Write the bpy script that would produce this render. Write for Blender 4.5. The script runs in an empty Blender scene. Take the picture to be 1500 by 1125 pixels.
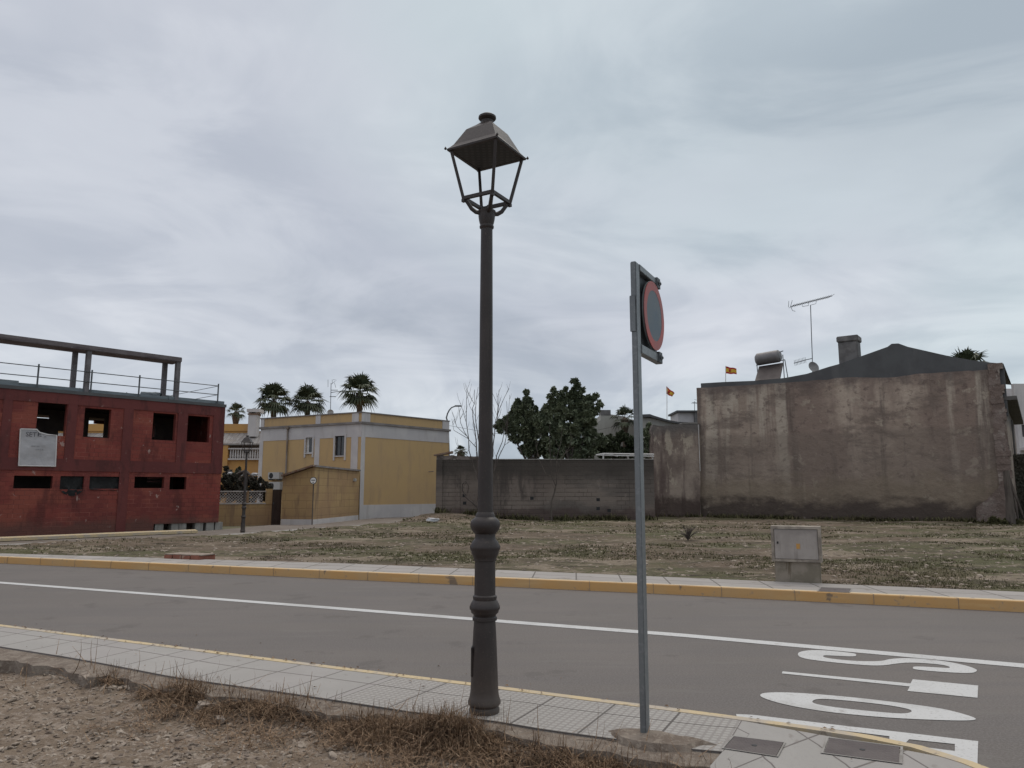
import bpy, bmesh, math, random
from math import radians as R, sin, cos, pi, sqrt, atan2, tan
from mathutils import Vector, noise
from mathutils.geometry import tessellate_polygon
random.seed(7)
SC = bpy.context.scene
COL = SC.collection

# ---------------------------------------------------------------- camera, sky, sun
CAMH = 1.62
PITCH = math.atan((722-562.5)/1100.0)
cam = bpy.data.cameras.new('camera'); camo = bpy.data.objects.new('camera', cam); COL.objects.link(camo)
camo.location = (0, 0, CAMH); camo.rotation_euler = (pi/2+PITCH, 0, 0)
cam.sensor_width = 36; cam.lens = 1100/1500*36; cam.clip_start = .05; cam.clip_end = 5000
SC.camera = camo
SC.view_settings.view_transform = 'Standard'; SC.view_settings.look = 'None'
SC.view_settings.exposure = 0; SC.view_settings.gamma = 1
SUN_EL, SUN_AZ = R(58), R(25)      # azimuth measured from +Y towards +X
W = bpy.data.worlds.new('World'); SC.world = W; W.use_nodes = True
def build_world():
    nt = W.node_tree; N = nt.nodes; L = nt.links; N.clear()
    out = N.new('ShaderNodeOutputWorld'); bg = N.new('ShaderNodeBackground'); bg.inputs['Strength'].default_value = .1
    sky = N.new('ShaderNodeTexSky'); sky.sky_type = 'NISHITA'; sky.sun_disc = False
    sky.sun_elevation = SUN_EL; sky.sun_rotation = SUN_AZ
    tc = N.new('ShaderNodeTexCoord'); sep = N.new('ShaderNodeSeparateXYZ'); L.new(tc.outputs['Generated'], sep.inputs[0])
    def math_(op, a, b=None, clamp=False):
        m = N.new('ShaderNodeMath'); m.operation = op; m.use_clamp = clamp
        for i, v in enumerate((a, b)):
            if v is None: continue
            if isinstance(v, (int, float)): m.inputs[i].default_value = v
            else: L.new(v, m.inputs[i])
        return m.outputs[0]
    z = math_('MAXIMUM', sep.outputs['Z'], 0)
    den = math_('ADD', z, .22)
    cx = math_('DIVIDE', sep.outputs['X'], den); cy = math_('DIVIDE', sep.outputs['Y'], den)
    cb = N.new('ShaderNodeCombineXYZ'); L.new(cx, cb.inputs[0]); L.new(cy, cb.inputs[1])
    def nz(scale, detail, rough, dist=0., off=(0, 0, 0), sc=(1, 1, 1)):
        mp = N.new('ShaderNodeMapping'); L.new(cb.outputs[0], mp.inputs[0]); mp.inputs['Location'].default_value = off; mp.inputs['Scale'].default_value = sc
        n = N.new('ShaderNodeTexNoise'); n.inputs['Scale'].default_value = scale; n.inputs['Detail'].default_value = detail
        n.inputs['Roughness'].default_value = rough; n.inputs['Distortion'].default_value = dist
        L.new(mp.outputs[0], n.inputs['Vector']); return n.outputs[0]
    def ramp(v, stops):
        r = N.new('ShaderNodeValToRGB'); L.new(v, r.inputs[0]); e = r.color_ramp.elements
        while len(e) < len(stops): e.new(.5)
        for s, (p, c) in zip(e, stops): s.position = p; s.color = (*c, 1)
        r.color_ramp.interpolation = 'EASE'
        return r.outputs[0]
    def mix(f, a, b, t='MIX'):
        m = N.new('ShaderNodeMix'); m.data_type = 'RGBA'; m.blend_type = t
        for i, v in ((0, f), (6, a), (7, b)):
            if isinstance(v, (int, float)): m.inputs[i].default_value = v
            elif isinstance(v, tuple): m.inputs[i].default_value = (*v, 1)
            else: L.new(v, m.inputs[i])
        return m.outputs[2]
    c1 = ramp(nz(.75, 6, .52, .35, (3.1, 1.4, 0), (1, .8, 1)), [(.36, (.35, .38, .425)), (.50, (.455, .482, .525)), (.64, (.60, .62, .645))])
    hue = ramp(math_('ADD', nz(.5, 3, .5, 0, (8.3, 2.2, 0)), math_('MULTIPLY', sep.outputs['X'], .28)), [(.44, (.99, .975, 1.02)), (.64, (.93, 1.01, 1.01))])
    c2 = mix(1.0, c1, hue, 'MULTIPLY')
    c3 = mix(.34, c2, ramp(nz(2.2, 7, .55, .8, (1.7, 5.2, 0), (.75, 1, 1)), [(.38, (.34, .385, .43)), (.62, (.61, .645, .67))]))
    # pale band just above the horizon and dark cloud bank inside it
    hz = ramp(math_('MULTIPLY', z, 1.0), [(.02, (1, 1, 1)), (.22, (0, 0, 0))])
    low = ramp(nz(1.6, 6, .6, .5, (0.4, .3, 0), (1, .25, 1)), [(.44, (.33, .40, .47)), (.55, (.66, .72, .75))])
    hzf = math_('MULTIPLY', hz, .55)
    c4 = mix(hzf, c3, low)
    # overcast skies brighten towards the zenith
    zr = N.new('ShaderNodeMapRange'); zr.interpolation_type = 'SMOOTHSTEP'; L.new(z, zr.inputs[0])
    zr.inputs[1].default_value = .6; zr.inputs[2].default_value = 1.; zr.inputs[3].default_value = 12.2; zr.inputs[4].default_value = 28
    warm = ramp(z, [(.58, (1, 1, 1)), (.85, (1.11, 1.0, .89))])
    c4 = mix(1.0, c4, warm, 'MULTIPLY')
    vs = N.new('ShaderNodeVectorMath'); vs.operation = 'SCALE'; L.new(c4, vs.inputs[0]); L.new(zr.outputs[0], vs.inputs['Scale'])
    fin = mix(.93, sky.outputs[0], vs.outputs[0])
    L.new(fin, bg.inputs['Color']); L.new(bg.outputs[0], out.inputs[0])
build_world()
sl = bpy.data.lights.new('sun', 'SUN'); sl.energy = 1.0; sl.angle = R(25); sl.color = (1, .93, .82)
so = bpy.data.objects.new('sun', sl); COL.objects.link(so)
so.rotation_euler = (pi/2-SUN_EL, 0, pi-SUN_AZ)
so.location = (0, 0, 40)

# ---------------------------------------------------------------- survey helpers (pixel of the photograph -> point in the place)
cP, sP = cos(PITCH), sin(PITCH)
def ray(x, y):
    a = (x-750)/1100; b = (562.5-y)/1100
    return Vector((a, cP-b*sP, sP+b*cP))
def G(x, y, z=0.):
    d = ray(x, y); t = (z-CAMH)/d.z
    return Vector((d.x*t, d.y*t, z))
def AT(x, y, Y):
    d = ray(x, y); t = Y/d.y
    return Vector((d.x*t, Y, CAMH+d.z*t))
def HP(px, Y): return px*Y/1100*1.005     # pixel length at depth Y in metres
class Fac:
    """vertical plane through two ground points, local x along it, local y away from the viewer"""
    def __init__(s, A, B):
        s.A = Vector((A.x, A.y)); d = Vector((B.x, B.y))-s.A; s.len = d.length; s.u = d.normalized(); s.n = Vector((-s.u.y, s.u.x))
        s.ang = atan2(s.u.y, s.u.x)
    def uv(s, x, y, off=0.):
        d = ray(x, y); o = Vector((0, 0))-s.A-s.n*off
        t = -(o.dot(s.n))/(d.x*s.n.x+d.y*s.n.y)
        p = Vector((d.x*t, d.y*t))-s.A
        return p.dot(s.u), CAMH+d.z*t
    def rect(s, x0, y0, x1, y1, off=0.):
        a = s.uv(x0, y0, off); b = s.uv(x1, y1, off); c = s.uv(x0, y1, off); d = s.uv(x1, y0, off)
        return ((a[0]+c[0])/2, (b[0]+d[0])/2, (b[1]+c[1])/2, (a[1]+d[1])/2)   # u0,u1,z0,z1

# ---------------------------------------------------------------- objects
def tag(o, label=None, cat=None, group=None, kind=None):
    if label: o['label'] = label
    if cat: o['category'] = cat
    if group: o['group'] = group
    if kind: o['kind'] = kind
    return o
def thing(name, label, cat, loc=(0, 0, 0), rz=0., group=None):
    o = bpy.data.objects.new(name, None); COL.objects.link(o); o.location = loc; o.rotation_euler = (0, 0, rz)
    o.empty_display_size = .1
    return tag(o, label, cat, group)
def copy_tree(o, parent=None):
    c = o.copy(); COL.objects.link(c); c.parent = parent
    for ch in list(o.children): copy_tree(ch, c)
    return c
class MB:
    def __init__(s): s.v = []; s.f = []; s.uv = None
    def add(s, vs, fs):
        n = len(s.v); s.v += [tuple(v) for v in vs]; s.f += [tuple(i+n for i in f) for f in fs]; return s
    def box(s, x0, x1, y0, y1, z0, z1):
        return s.add([(x0, y0, z0), (x1, y0, z0), (x1, y1, z0), (x0, y1, z0), (x0, y0, z1), (x1, y0, z1), (x1, y1, z1), (x0, y1, z1)],
                     [(0, 3, 2, 1), (4, 5, 6, 7), (0, 1, 5, 4), (1, 2, 6, 5), (2, 3, 7, 6), (3, 0, 4, 7)])
    def obox(s, c, sx, sy, sz, ax=Vector((1, 0, 0)), up=Vector((0, 0, 1))):
        ax = Vector(ax).normalized(); up = Vector(up); ay = up.cross(ax).normalized(); az = ax.cross(ay); c = Vector(c)
        vs = [c+ax*a*sx/2+ay*b*sy/2+az*d*sz/2 for d in (-1, 1) for a, b in ((-1, -1), (1, -1), (1, 1), (-1, 1))]
        return s.add(vs, [(0, 3, 2, 1), (4, 5, 6, 7), (0, 1, 5, 4), (1, 2, 6, 5), (2, 3, 7, 6), (3, 0, 4, 7)])
    def tube(s, pts, rads, n=8, cap=True):
        pts = [Vector(p) for p in pts]
        if isinstance(rads, (int, float)): rads = [rads]*len(pts)
        ref = None; rings = []
        for i, p in enumerate(pts):
            t = (pts[min(i+1, len(pts)-1)]-pts[max(i-1, 0)]).normalized()
            if ref is None: ref = t.orthogonal().normalized()
            ref = (ref-t*ref.dot(t)); ref = ref.normalized() if ref.length > 1e-6 else t.orthogonal().normalized()
            b = t.cross(ref)
            rings.append([p+(ref*cos(2*pi*k/n)+b*sin(2*pi*k/n))*rads[i] for k in range(n)])
        vs = [v for r in rings for v in r]; fs = []
        for i in range(len(pts)-1):
            for k in range(n): fs.append((i*n+k, i*n+(k+1) % n, (i+1)*n+(k+1) % n, (i+1)*n+k))
        if cap: fs += [tuple(reversed(range(n))), tuple((len(pts)-1)*n+k for k in range(n))]
        return s.add(vs, fs)
    def lathe(s, prof, c=(0, 0, 0), n=32, lobes=0, amp=0):
        vs = []; fs = []
        for r, z in prof:
            for k in range(n):
                a = 2*pi*k/n; rr = r*(1+amp*cos(lobes*a)) if lobes else r
                vs.append((c[0]+rr*cos(a), c[1]+rr*sin(a), c[2]+z))
        m = len(prof)
        for i in range(m-1):
            for k in range(n): fs.append((i*n+k, i*n+(k+1) % n, (i+1)*n+(k+1) % n, (i+1)*n+k))
        fs += [tuple(reversed(range(n))), tuple((m-1)*n+k for k in range(n))]
        return s.add(vs, fs)
    def prism(s, poly, a0, a1, axis='y'):
        """poly of 2D points extruded along axis between a0 and a1 (axis y: poly is x,z; axis z: poly is x,y)"""
        n = len(poly); tri = tessellate_polygon([[Vector((p[0], p[1], 0)) for p in poly]])
        f = (lambda p, a: (p[0], a, p[1])) if axis == 'y' else (lambda p, a: (p[0], p[1], a)) if axis == 'z' else (lambda p, a: (a, p[0], p[1]))
        vs = [f(p, a0) for p in poly]+[f(p, a1) for p in poly]
        fs = [tuple(t) for t in tri]+[tuple(n+i for i in reversed(t)) for t in tri]
        fs += [(i, (i+1) % n, n+(i+1) % n, n+i) for i in range(n)]
        return s.add(vs, fs)
    def wall(s, x0, x1, z0, z1, y0, y1, holes):
        xs = sorted({x0, x1, *[min(max(h[i], x0), x1) for h in holes for i in (0, 1)]}); zs = sorted({z0, z1, *[min(max(h[i], z0), z1) for h in holes for i in (2, 3)]})
        def solid(i, j):
            if i < 0 or j < 0 or i >= len(xs)-1 or j >= len(zs)-1: return False
            cx = (xs[i]+xs[i+1])/2; cz = (zs[j]+zs[j+1])/2
            return not any(h[0] < cx < h[1] and h[2] < cz < h[3] for h in holes)
        for i in range(len(xs)-1):
            for j in range(len(zs)-1):
                if not solid(i, j): continue
                a, b, c, d = xs[i], xs[i+1], zs[j], zs[j+1]
                s.add([(a, y0, c), (b, y0, c), (b, y0, d), (a, y0, d)], [(0, 1, 2, 3)])
                s.add([(a, y1, c), (b, y1, c), (b, y1, d), (a, y1, d)], [(3, 2, 1, 0)])
                if not solid(i-1, j): s.add([(a, y0, c), (a, y1, c), (a, y1, d), (a, y0, d)], [(3, 2, 1, 0)])
                if not solid(i+1, j): s.add([(b, y0, c), (b, y1, c), (b, y1, d), (b, y0, d)], [(0, 1, 2, 3)])
                if not solid(i, j-1): s.add([(a, y0, c), (b, y0, c), (b, y1, c), (a, y1, c)], [(3, 2, 1, 0)])
                if not solid(i, j+1): s.add([(a, y0, d), (b, y0, d), (b, y1, d), (a, y1, d)], [(0, 1, 2, 3)])
        return s
    def build(s, name, m, parent=None, smooth=False, fix=True, bevel=0, seg=2):
        me = bpy.data.meshes.new(name); me.from_pydata(s.v, [], s.f)
        if fix or bevel:
            bm = bmesh.new(); bm.from_mesh(me)
            if bevel:
                bmesh.ops.remove_doubles(bm, verts=bm.verts, dist=1e-5)
                bmesh.ops.recalc_face_normals(bm, faces=bm.faces)
                es = [e for e in bm.edges if len(e.link_faces) == 2 and e.calc_face_angle(0) > .6]
                bmesh.ops.bevel(bm, geom=es, offset=bevel, segments=seg, affect='EDGES', clamp_overlap=True)
            else: bmesh.ops.recalc_face_normals(bm, faces=bm.faces)
            bm.to_mesh(me); bm.free()
        if s.uv:
            ul = me.uv_layers.new(name='UVMap')
            for li, l in enumerate(me.loops): ul.data[li].uv = s.uv[l.vertex_index]
        me.materials.append(m)
        if smooth:
            me.polygons.foreach_set('use_smooth', [True]*len(me.polygons))
            try: me.set_sharp_from_angle(angle=R(38))
            except Exception: pass
        o = bpy.data.objects.new(name, me); COL.objects.link(o); o.parent = parent
        return o

# ---------------------------------------------------------------- materials
def mat(name, col, rough=.9, metal=0., layers=(), bumps=(), coord='Object', spec=.3):
    m = bpy.data.materials.new(name); m.use_nodes = True; nt = m.node_tree; N = nt.nodes; L = nt.links
    p = N['Principled BSDF']; p.inputs['Roughness'].default_value = rough; p.inputs['Metallic'].default_value = metal
    p.inputs['Specular IOR Level'].default_value = spec
    tc = N.new('ShaderNodeTexCoord'); base = tc.outputs[coord]
    def vec(s=(1, 1, 1), off=(0, 0, 0), swap=None):
        b = base
        if swap:
            sp = N.new('ShaderNodeSeparateXYZ'); cb = N.new('ShaderNodeCombineXYZ'); L.new(b, sp.inputs[0])
            for i, k in enumerate(swap): L.new(sp.outputs[k.upper()], cb.inputs[i])
            b = cb.outputs[0]
        mp = N.new('ShaderNodeMapping'); L.new(b, mp.inputs[0]); mp.inputs['Scale'].default_value = s; mp.inputs['Location'].default_value = off
        return mp.outputs[0]
    def rng(v, lo, hi, a=0., b=1., smooth=True):
        r = N.new('ShaderNodeMapRange'); r.interpolation_type = 'SMOOTHSTEP' if smooth else 'LINEAR'
        L.new(v, r.inputs[0]); r.inputs[1].default_value = lo; r.inputs[2].default_value = hi; r.inputs[3].default_value = a; r.inputs[4].default_value = b
        return r.outputs[0]
    def nz(d):
        n = N.new('ShaderNodeTexNoise'); sc = d.get('s', 1.); sc = sc if isinstance(sc, tuple) else (sc,)*3
        L.new(vec(sc, d.get('off', (0, 0, 0))), n.inputs['Vector']); n.inputs['Scale'].default_value = 1
        n.inputs['Detail'].default_value = d.get('detail', 5); n.inputs['Roughness'].default_value = d.get('r', .6); n.inputs['Distortion'].default_value = d.get('dist', 0)
        return n.outputs[0]
    def mul(a, b, op='MULTIPLY'):
        x = N.new('ShaderNodeMath'); x.operation = op
        for i, v in enumerate((a, b)):
            if isinstance(v, (int, float)): x.inputs[i].default_value = v
            else: L.new(v, x.inputs[i])
        return x.outputs[0]
    def brick(d):
        n = N.new('ShaderNodeTexBrick'); sw = d.get('swap', 'xzy'); L.new(vec((1, 1, 1), d.get('off', (0, 0, 0)), None if sw == 'uv' else sw), n.inputs['Vector'])
        n.inputs['Scale'].default_value = 1; n.inputs['Brick Width'].default_value = d['bw']; n.inputs['Row Height'].default_value = d['bh']
        n.inputs['Mortar Size'].default_value = d['mo']; n.inputs['Mortar Smooth'].default_value = d.get('ms', .2); n.inputs['Bias'].default_value = 0
        n.offset = d.get('offset', .5); n.inputs['Color1'].default_value = (0, 0, 0, 1); n.inputs['Color2'].default_value = (1, 1, 1, 1)
        return n
    c = N.new('ShaderNodeRGB'); c.outputs[0].default_value = (*col, 1); cur = c.outputs[0]
    for d in layers:
        t = d['t']
        if t == 'n': f = rng(nz(d), d.get('lo', .4), d.get('hi', .6))
        elif t == 'z':
            sp = N.new('ShaderNodeSeparateXYZ'); L.new(base, sp.inputs[0]); zz = sp.outputs[d.get('ax', 'Z')]
            w = mul(mul(nz(dict(s=d.get('ns', 2.), detail=9, r=.65)), .5, 'SUBTRACT'), d.get('amp', 1.))
            lo_, hi_ = d['lo'], d['hi']; f = rng(mul(zz, w, 'ADD'), min(lo_, hi_), max(lo_, hi_))
            if lo_ > hi_: f = mul(1., f, 'SUBTRACT')
        elif t == 'bm': f = brick(d).outputs['Fac']
        elif t == 'bc':
            sp = N.new('ShaderNodeSeparateColor'); L.new(brick(d).outputs['Color'], sp.inputs[0]); f = rng(sp.outputs[0], 0, 1, smooth=False)
        if 'mask' in d: f = mul(f, rng(nz(d['mask']), d['mask'].get('lo', .4), d['mask'].get('hi', .6)))
        if 'zr' in d:
            sp = N.new('ShaderNodeSeparateXYZ'); L.new(base, sp.inputs[0])
            f = mul(f, rng(sp.outputs['Z'], d['zr'][0], d['zr'][1]))
        f = mul(f, d.get('f', 1.))
        mx = N.new('ShaderNodeMix'); mx.data_type = 'RGBA'; mx.blend_type = d.get('b', 'MIX'); L.new(f, mx.inputs[0]); L.new(cur, mx.inputs[6]); mx.inputs[7].default_value = (*d['c'], 1)
        cur = mx.outputs[2]
    L.new(cur, p.inputs['Base Color'])
    nrm = None
    for d in bumps:
        b = N.new('ShaderNodeBump'); b.inputs['Distance'].default_value = d.get('dist_m', .01); b.inputs['Strength'].default_value = d.get('k', .6)
        if d['t'] == 'n': L.new(nz(d), b.inputs['Height'])
        elif d['t'] == 'b':
            L.new(mul(1., brick(d).outputs['Fac'], 'SUBTRACT'), b.inputs['Height'])
        if nrm: L.new(nrm, b.inputs['Normal'])
        nrm = b.outputs[0]
    if nrm: L.new(nrm, p.inputs['Normal'])
    return m
def n_(s, lo, hi, c, f=1., **k): return dict(t='n', s=s, lo=lo, hi=hi, c=c, f=f, **k)
def bn(s, k=.5, d=.01, **kw): return dict(t='n', s=s, k=k, dist_m=d, **kw)

M = {}
M['asphalt'] = mat('asphalt', (.122, .109, .101), .85, layers=[n_(.35, .35, .65, (.142, .126, .117), .8), n_((.25, 2.5, 1), .45, .6, (.112, .102, .10), .45), n_(60, .45, .62, (.21, .195, .19), .4), n_(90, .55, .7, (.05, .046, .046), .4), n_(1.1, .58, .64, (.095, .085, .08), .5, detail=10, r=.66), n_((.6, 3, 1), .58, .63, (.155, .144, .134), .45, detail=10, r=.66, off=(4, 4, 0))], bumps=[bn(120, .5, .004)])
M['paint'] = mat('road_paint', (.50, .50, .50), .7, layers=[n_(1.6, .5, .7, (.42, .42, .42), .7), n_(45, .57, .66, (.26, .25, .24), .6), n_(5, .58, .66, (.30, .28, .27), .6, detail=11, r=.7), n_(1.2, .55, .65, (.36, .35, .34), .5, detail=8)], bumps=[bn(90, .4, .003)])
M['tile'] = mat('pavement_tile', (.295, .283, .268), .85, coord='UV', layers=[n_(1.5, .4, .65, (.335, .32, .305), .7), n_(30, .5, .7, (.27, .25, .245), .5), dict(t='bc', swap='uv', bw=.47, bh=.5, mo=.001, offset=0, c=(.30, .275, .27), f=.5),
   dict(t='bm', swap='uv', bw=.47, bh=.5, mo=.008, offset=0, c=(.10, .085, .08), f=.8), n_(3.5, .6, .68, (.19, .165, .15), .55, detail=9)], bumps=[dict(t='b', swap='uv', bw=.47, bh=.5, mo=.01, offset=0, k=.5, dist_m=.006), bn(80, .3, .003)])
M['stud'] = mat('studded_tile', (.32, .305, .288), .85, coord='UV', layers=[n_(1.5, .4, .65, (.36, .343, .325), .7), dict(t='bm', swap='uv', bw=.05, bh=.05, mo=.009, ms=.6, offset=0, c=(.22, .20, .19), f=.7),
   dict(t='bm', swap='uv', bw=.47, bh=.5, mo=.009, offset=0, c=(.08, .07, .065), f=.85), n_(2.5, .6, .68, (.22, .19, .17), .5, detail=9)], bumps=[dict(t='b', swap='uv', bw=.05, bh=.05, mo=.011, ms=.6, offset=0, k=.7, dist_m=.006)])
M['far_tile'] = mat('far_pavement_tile', (.31, .29, .275), .85, coord='UV', layers=[n_(1.2, .4, .65, (.36, .335, .32), .7), dict(t='bc', swap='uv', bw=.8, bh=.55, mo=.001, offset=0, c=(.26, .24, .225), f=.6),
   dict(t='bm', swap='uv', bw=.8, bh=.55, mo=.014, offset=0, c=(.09, .08, .07), f=.85), n_(2.5, .58, .66, (.19, .165, .14), .6, detail=9)], bumps=[dict(t='b', swap='uv', bw=.8, bh=.55, mo=.016, offset=0, k=.5, dist_m=.006)])
M['kerb_yellow'] = mat('yellow_kerb_paint', (.56, .33, .135), .8, layers=[n_(1.3, .4, .65, (.52, .34, .17), .8), n_(9, .6, .68, (.30, .24, .19), .6, detail=9), n_(2.2, .63, .67, (.16, .13, .11), .8, detail=10), n_((.9, .9, 8), .55, .7, (.62, .42, .2), .5)], bumps=[bn(40, .4, .004)])
M['kerb_pale'] = mat('faded_kerb_paint', (.50, .40, .25), .85, layers=[n_(2.5, .45, .6, (.38, .34, .30), .8, detail=8), n_(14, .6, .66, (.22, .18, .15), .8, detail=8)], bumps=[bn(60, .4, .003)])
M['kerb_top'] = mat('kerb_top_paint', (.56, .44, .28), .85, layers=[n_(2.5, .45, .6, (.45, .38, .30), .8, detail=8), n_(10, .62, .67, (.18, .15, .13), .8, detail=8)])
M['bed'] = mat('concrete_bedding', (.21, .175, .145), .95, layers=[n_(5, .4, .6, (.13, .1, .08), .8, detail=8), n_(25, .5, .65, (.27, .23, .19), .7)], bumps=[bn(12, .9, .03, detail=9), bn(60, .6, .006)])
M['soil'] = mat('stony_soil', (.205, .158, .118), 1., layers=[n_(.9, .38, .62, (.15, .112, .082), .8, detail=8), n_(7, .50, .62, (.27, .22, .18), .75, detail=9), n_(26, .55, .63, (.33, .28, .24), .6, detail=6), n_(15, .57, .66, (.07, .048, .036), .75, detail=8, off=(5, 3, 1))], bumps=[bn(9, .9, .05, detail=9), bn(35, .8, .02, detail=7)])
M['lot'] = mat('lot_soil', (.135, .102, .074), 1., layers=[n_((.13, .2, .2), .44, .56, (.082, .080, .038), .95, detail=9, r=.62), n_((.45, .8, 1), .49, .58, (.07, .056, .036), .75, detail=10, r=.7), n_((.3, .6, 1), .53, .60, (.225, .182, .138), .85, detail=10, r=.7, off=(9, 2, 0)), n_((1.3, 2.2, 1), .56, .64, (.038, .028, .019), .85, detail=10, r=.7, off=(2, 7, 0)), n_(5, .61, .66, (.30, .25, .205), .7, detail=8), n_(11, .58, .66, (.045, .034, .024), .7, detail=8)], bumps=[bn((1.5, 2, 2), .9, .2, detail=9), bn(12, .8, .04, detail=6)])
M['ground'] = mat('open_ground', (.15, .125, .095), 1., layers=[n_(.1, .4, .6, (.11, .11, .06), .8)])
M['path'] = mat('worn_asphalt', (.15, .125, .108), .95, layers=[n_(.8, .4, .6, (.19, .165, .145), .8, detail=8), n_(6, .55, .65, (.09, .075, .065), .6, detail=8)])
M['concrete'] = mat('concrete', (.30, .285, .27), .9, layers=[n_(2, .4, .6, (.23, .215, .20), .8, detail=8), n_((8, 8, 1.2), .5, .66, (.16, .145, .13), .6, detail=8)], bumps=[bn(30, .4, .01)])
M['cast_iron'] = mat('painted_cast_iron', (.031, .024, .023), .5, .0, layers=[n_(6, .4, .65, (.042, .033, .031), .7, detail=8), n_((9, 9, 1.3), .55, .68, (.062, .048, .042), .5, detail=8), n_(60, .60, .68, (.10, .075, .06), .5), dict(t='z', lo=.5, hi=.0, c=(.10, .075, .058), f=.45, amp=.5, ns=7.)], bumps=[bn(55, .35, .003), bn(9, .2, .006)], spec=.45)
M['galv'] = mat('galvanised_steel', (.19, .205, .215), .45, .45, layers=[n_((5, 5, .8), .4, .65, (.14, .15, .16), .8, detail=7), n_(35, .5, .65, (.26, .27, .28), .5)], bumps=[bn(30, .2, .002)], spec=.5)
M['galv_dark'] = mat('weathered_zinc', (.115, .125, .135), .6, .4, layers=[n_(8, .4, .65, (.08, .085, .09), .8, detail=7)])
M['sign_red'] = mat('faded_red_film', (.40, .075, .065), .5, layers=[n_((4, 4, 4), .4, .6, (.30, .10, .095), .7)])
M['sign_blue'] = mat('faded_blue_film', (.055, .085, .115), .45, layers=[n_((4, 4, 4), .35, .6, (.085, .105, .12), .8), n_(22, .6, .7, (.12, .13, .13), .5)])
M['sign_white'] = mat('white_sign_film', (.72, .70, .68), .5, layers=[n_(9, .5, .7, (.6, .58, .55), .5)])
M['black'] = mat('black_plastic', (.018, .018, .02), .5, layers=[n_(6, .5, .7, (.03, .03, .032), .6)])
M['led'] = mat('led_plate', (.052, .052, .055), .5, layers=[dict(t='bm', swap='xyz', bw=.045, bh=.045, mo=.012, offset=0, c=(.03, .03, .03), f=1)])
M['red_frame'] = mat('red_waterproofed_concrete', (.115, .031, .030), .75, layers=[n_(.5, .4, .6, (.145, .039, .036), .8), n_((2.5, 2.5, .6), .50, .62, (.075, .024, .023), .75, detail=9, r=.65), n_(4.2, .64, .69, (.25, .15, .13), .6, detail=9)], bumps=[bn(8, .5, .02, detail=8)])
M['red_brick'] = mat('red_painted_brick', (.215, .047, .038), .8, layers=[n_(.45, .42, .58, (.14, .032, .030), .95, off=(3, 0, 5), detail=7), n_((.25, .25, .5), .52, .56, (.25, .070, .048), .8, off=(13, 0, 5), detail=3), dict(t='bc', bw=.33, bh=.17, mo=.001, c=(.23, .063, .046), f=.5), dict(t='bm', bw=.66, bh=.17, mo=.012, ms=.5, c=(.38, .14, .11), f=.55, mask=dict(s=.8, lo=.44, hi=.6)), dict(t='bm', bw=.33, bh=.17, mo=.010, ms=.3, c=(.085, .024, .022), f=.7, mask=dict(s=.7, lo=.4, hi=.58, off=(3, 3, 3))),
   n_((1.3, 1.3, .35), .52, .64, (.085, .024, .022), .7, detail=9, r=.65), n_((2.6, 2.6, 1.6), .635, .67, (.42, .32, .29), .65, detail=10, off=(3, 1, 7)), dict(t='z', lo=.75, hi=.25, c=(.10, .055, .045), f=.7, amp=1., ns=1.5)], bumps=[dict(t='b', bw=.33, bh=.17, mo=.012, k=.6, dist_m=.01), bn(6, .5, .02, detail=8)])
M['grey_frame'] = mat('bare_structural_concrete', (.17, .16, .17), .9, layers=[n_(2, .4, .6, (.12, .108, .112), .8, detail=8), n_((3.1, 3, 3), .64, .69, (.34, .33, .34), .8, detail=3)], bumps=[bn(20, .4, .01)])
M['beam'] = mat('formwork_marked_concrete', (.135, .115, .12), .9, layers=[n_(2, .4, .6, (.17, .15, .155), .8, detail=8), n_((.9, 3, 9), .5, .65, (.065, .05, .055), .7), n_((3.1, 3, 3), .64, .69, (.30, .29, .30), .6, detail=3)])
M['board'] = mat('zinc_edge_board', (.20, .23, .25), .6, .2, layers=[n_((1.5, 1.5, 8), .4, .6, (.13, .15, .165), .8, detail=7)])
M['darkint'] = mat('raw_interior_block', (.20, .16, .145), .95, layers=[n_(2, .4, .6, (.15, .12, .11), .8)])
M['sheet'] = mat('black_polythene', (.012, .012, .013), .7, layers=[n_(3, .4, .6, (.02, .02, .021), .8)], bumps=[bn(6, .8, .04, detail=5)], spec=.25)
M['banner'] = mat('banner_vinyl', (.42, .41, .43), .6, layers=[n_((1.2, 1.2, 1.6), .4, .65, (.36, .355, .375), .8, dist=1.2), n_((.8, .8, 4), .55, .7, (.47, .46, .48), .5, dist=2)], bumps=[bn(1.6, .7, .08, detail=3)])
M['banner_edge'] = mat('banner_hem', (.62, .60, .60), .6, layers=[n_(3, .5, .6, (.52, .5, .5), .6)])
M['ink'] = mat('banner_ink', (.06, .06, .07), .7, layers=[n_(9, .5, .6, (.10, .1, .11), .6)])
M['ink_grey'] = mat('banner_grey_ink', (.22, .22, .23), .7, layers=[n_(20, .45, .55, (.34, .34, .35), .8)])
yl = (.50, .345, .175)
M['yellow'] = mat('yellow_render', yl, .9, layers=[n_(.35, .4, .62, (.46, .32, .175), .8), n_((2, 2, .4), .5, .68, (.38, .27, .165), .55, detail=8), n_(6, .6, .68, (.40, .30, .17), .4, detail=8)], bumps=[bn(25, .3, .006)])
M['yellow_dirty'] = mat('weathered_yellow_block', (.40, .275, .135), .9, layers=[n_(.6, .4, .62, (.34, .22, .12), .9), dict(t='bm', bw=.8, bh=.4, mo=.025, ms=.5, offset=.5, c=(.27, .18, .10), f=.55), n_((2.2, 2.2, .35), .5, .64, (.19, .125, .085), .7, detail=8), dict(t='z', lo=1.2, hi=.1, c=(.25, .16, .10), f=.5, amp=.9)], bumps=[dict(t='b', bw=.8, bh=.4, mo=.03, k=.4, dist_m=.01)])
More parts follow.
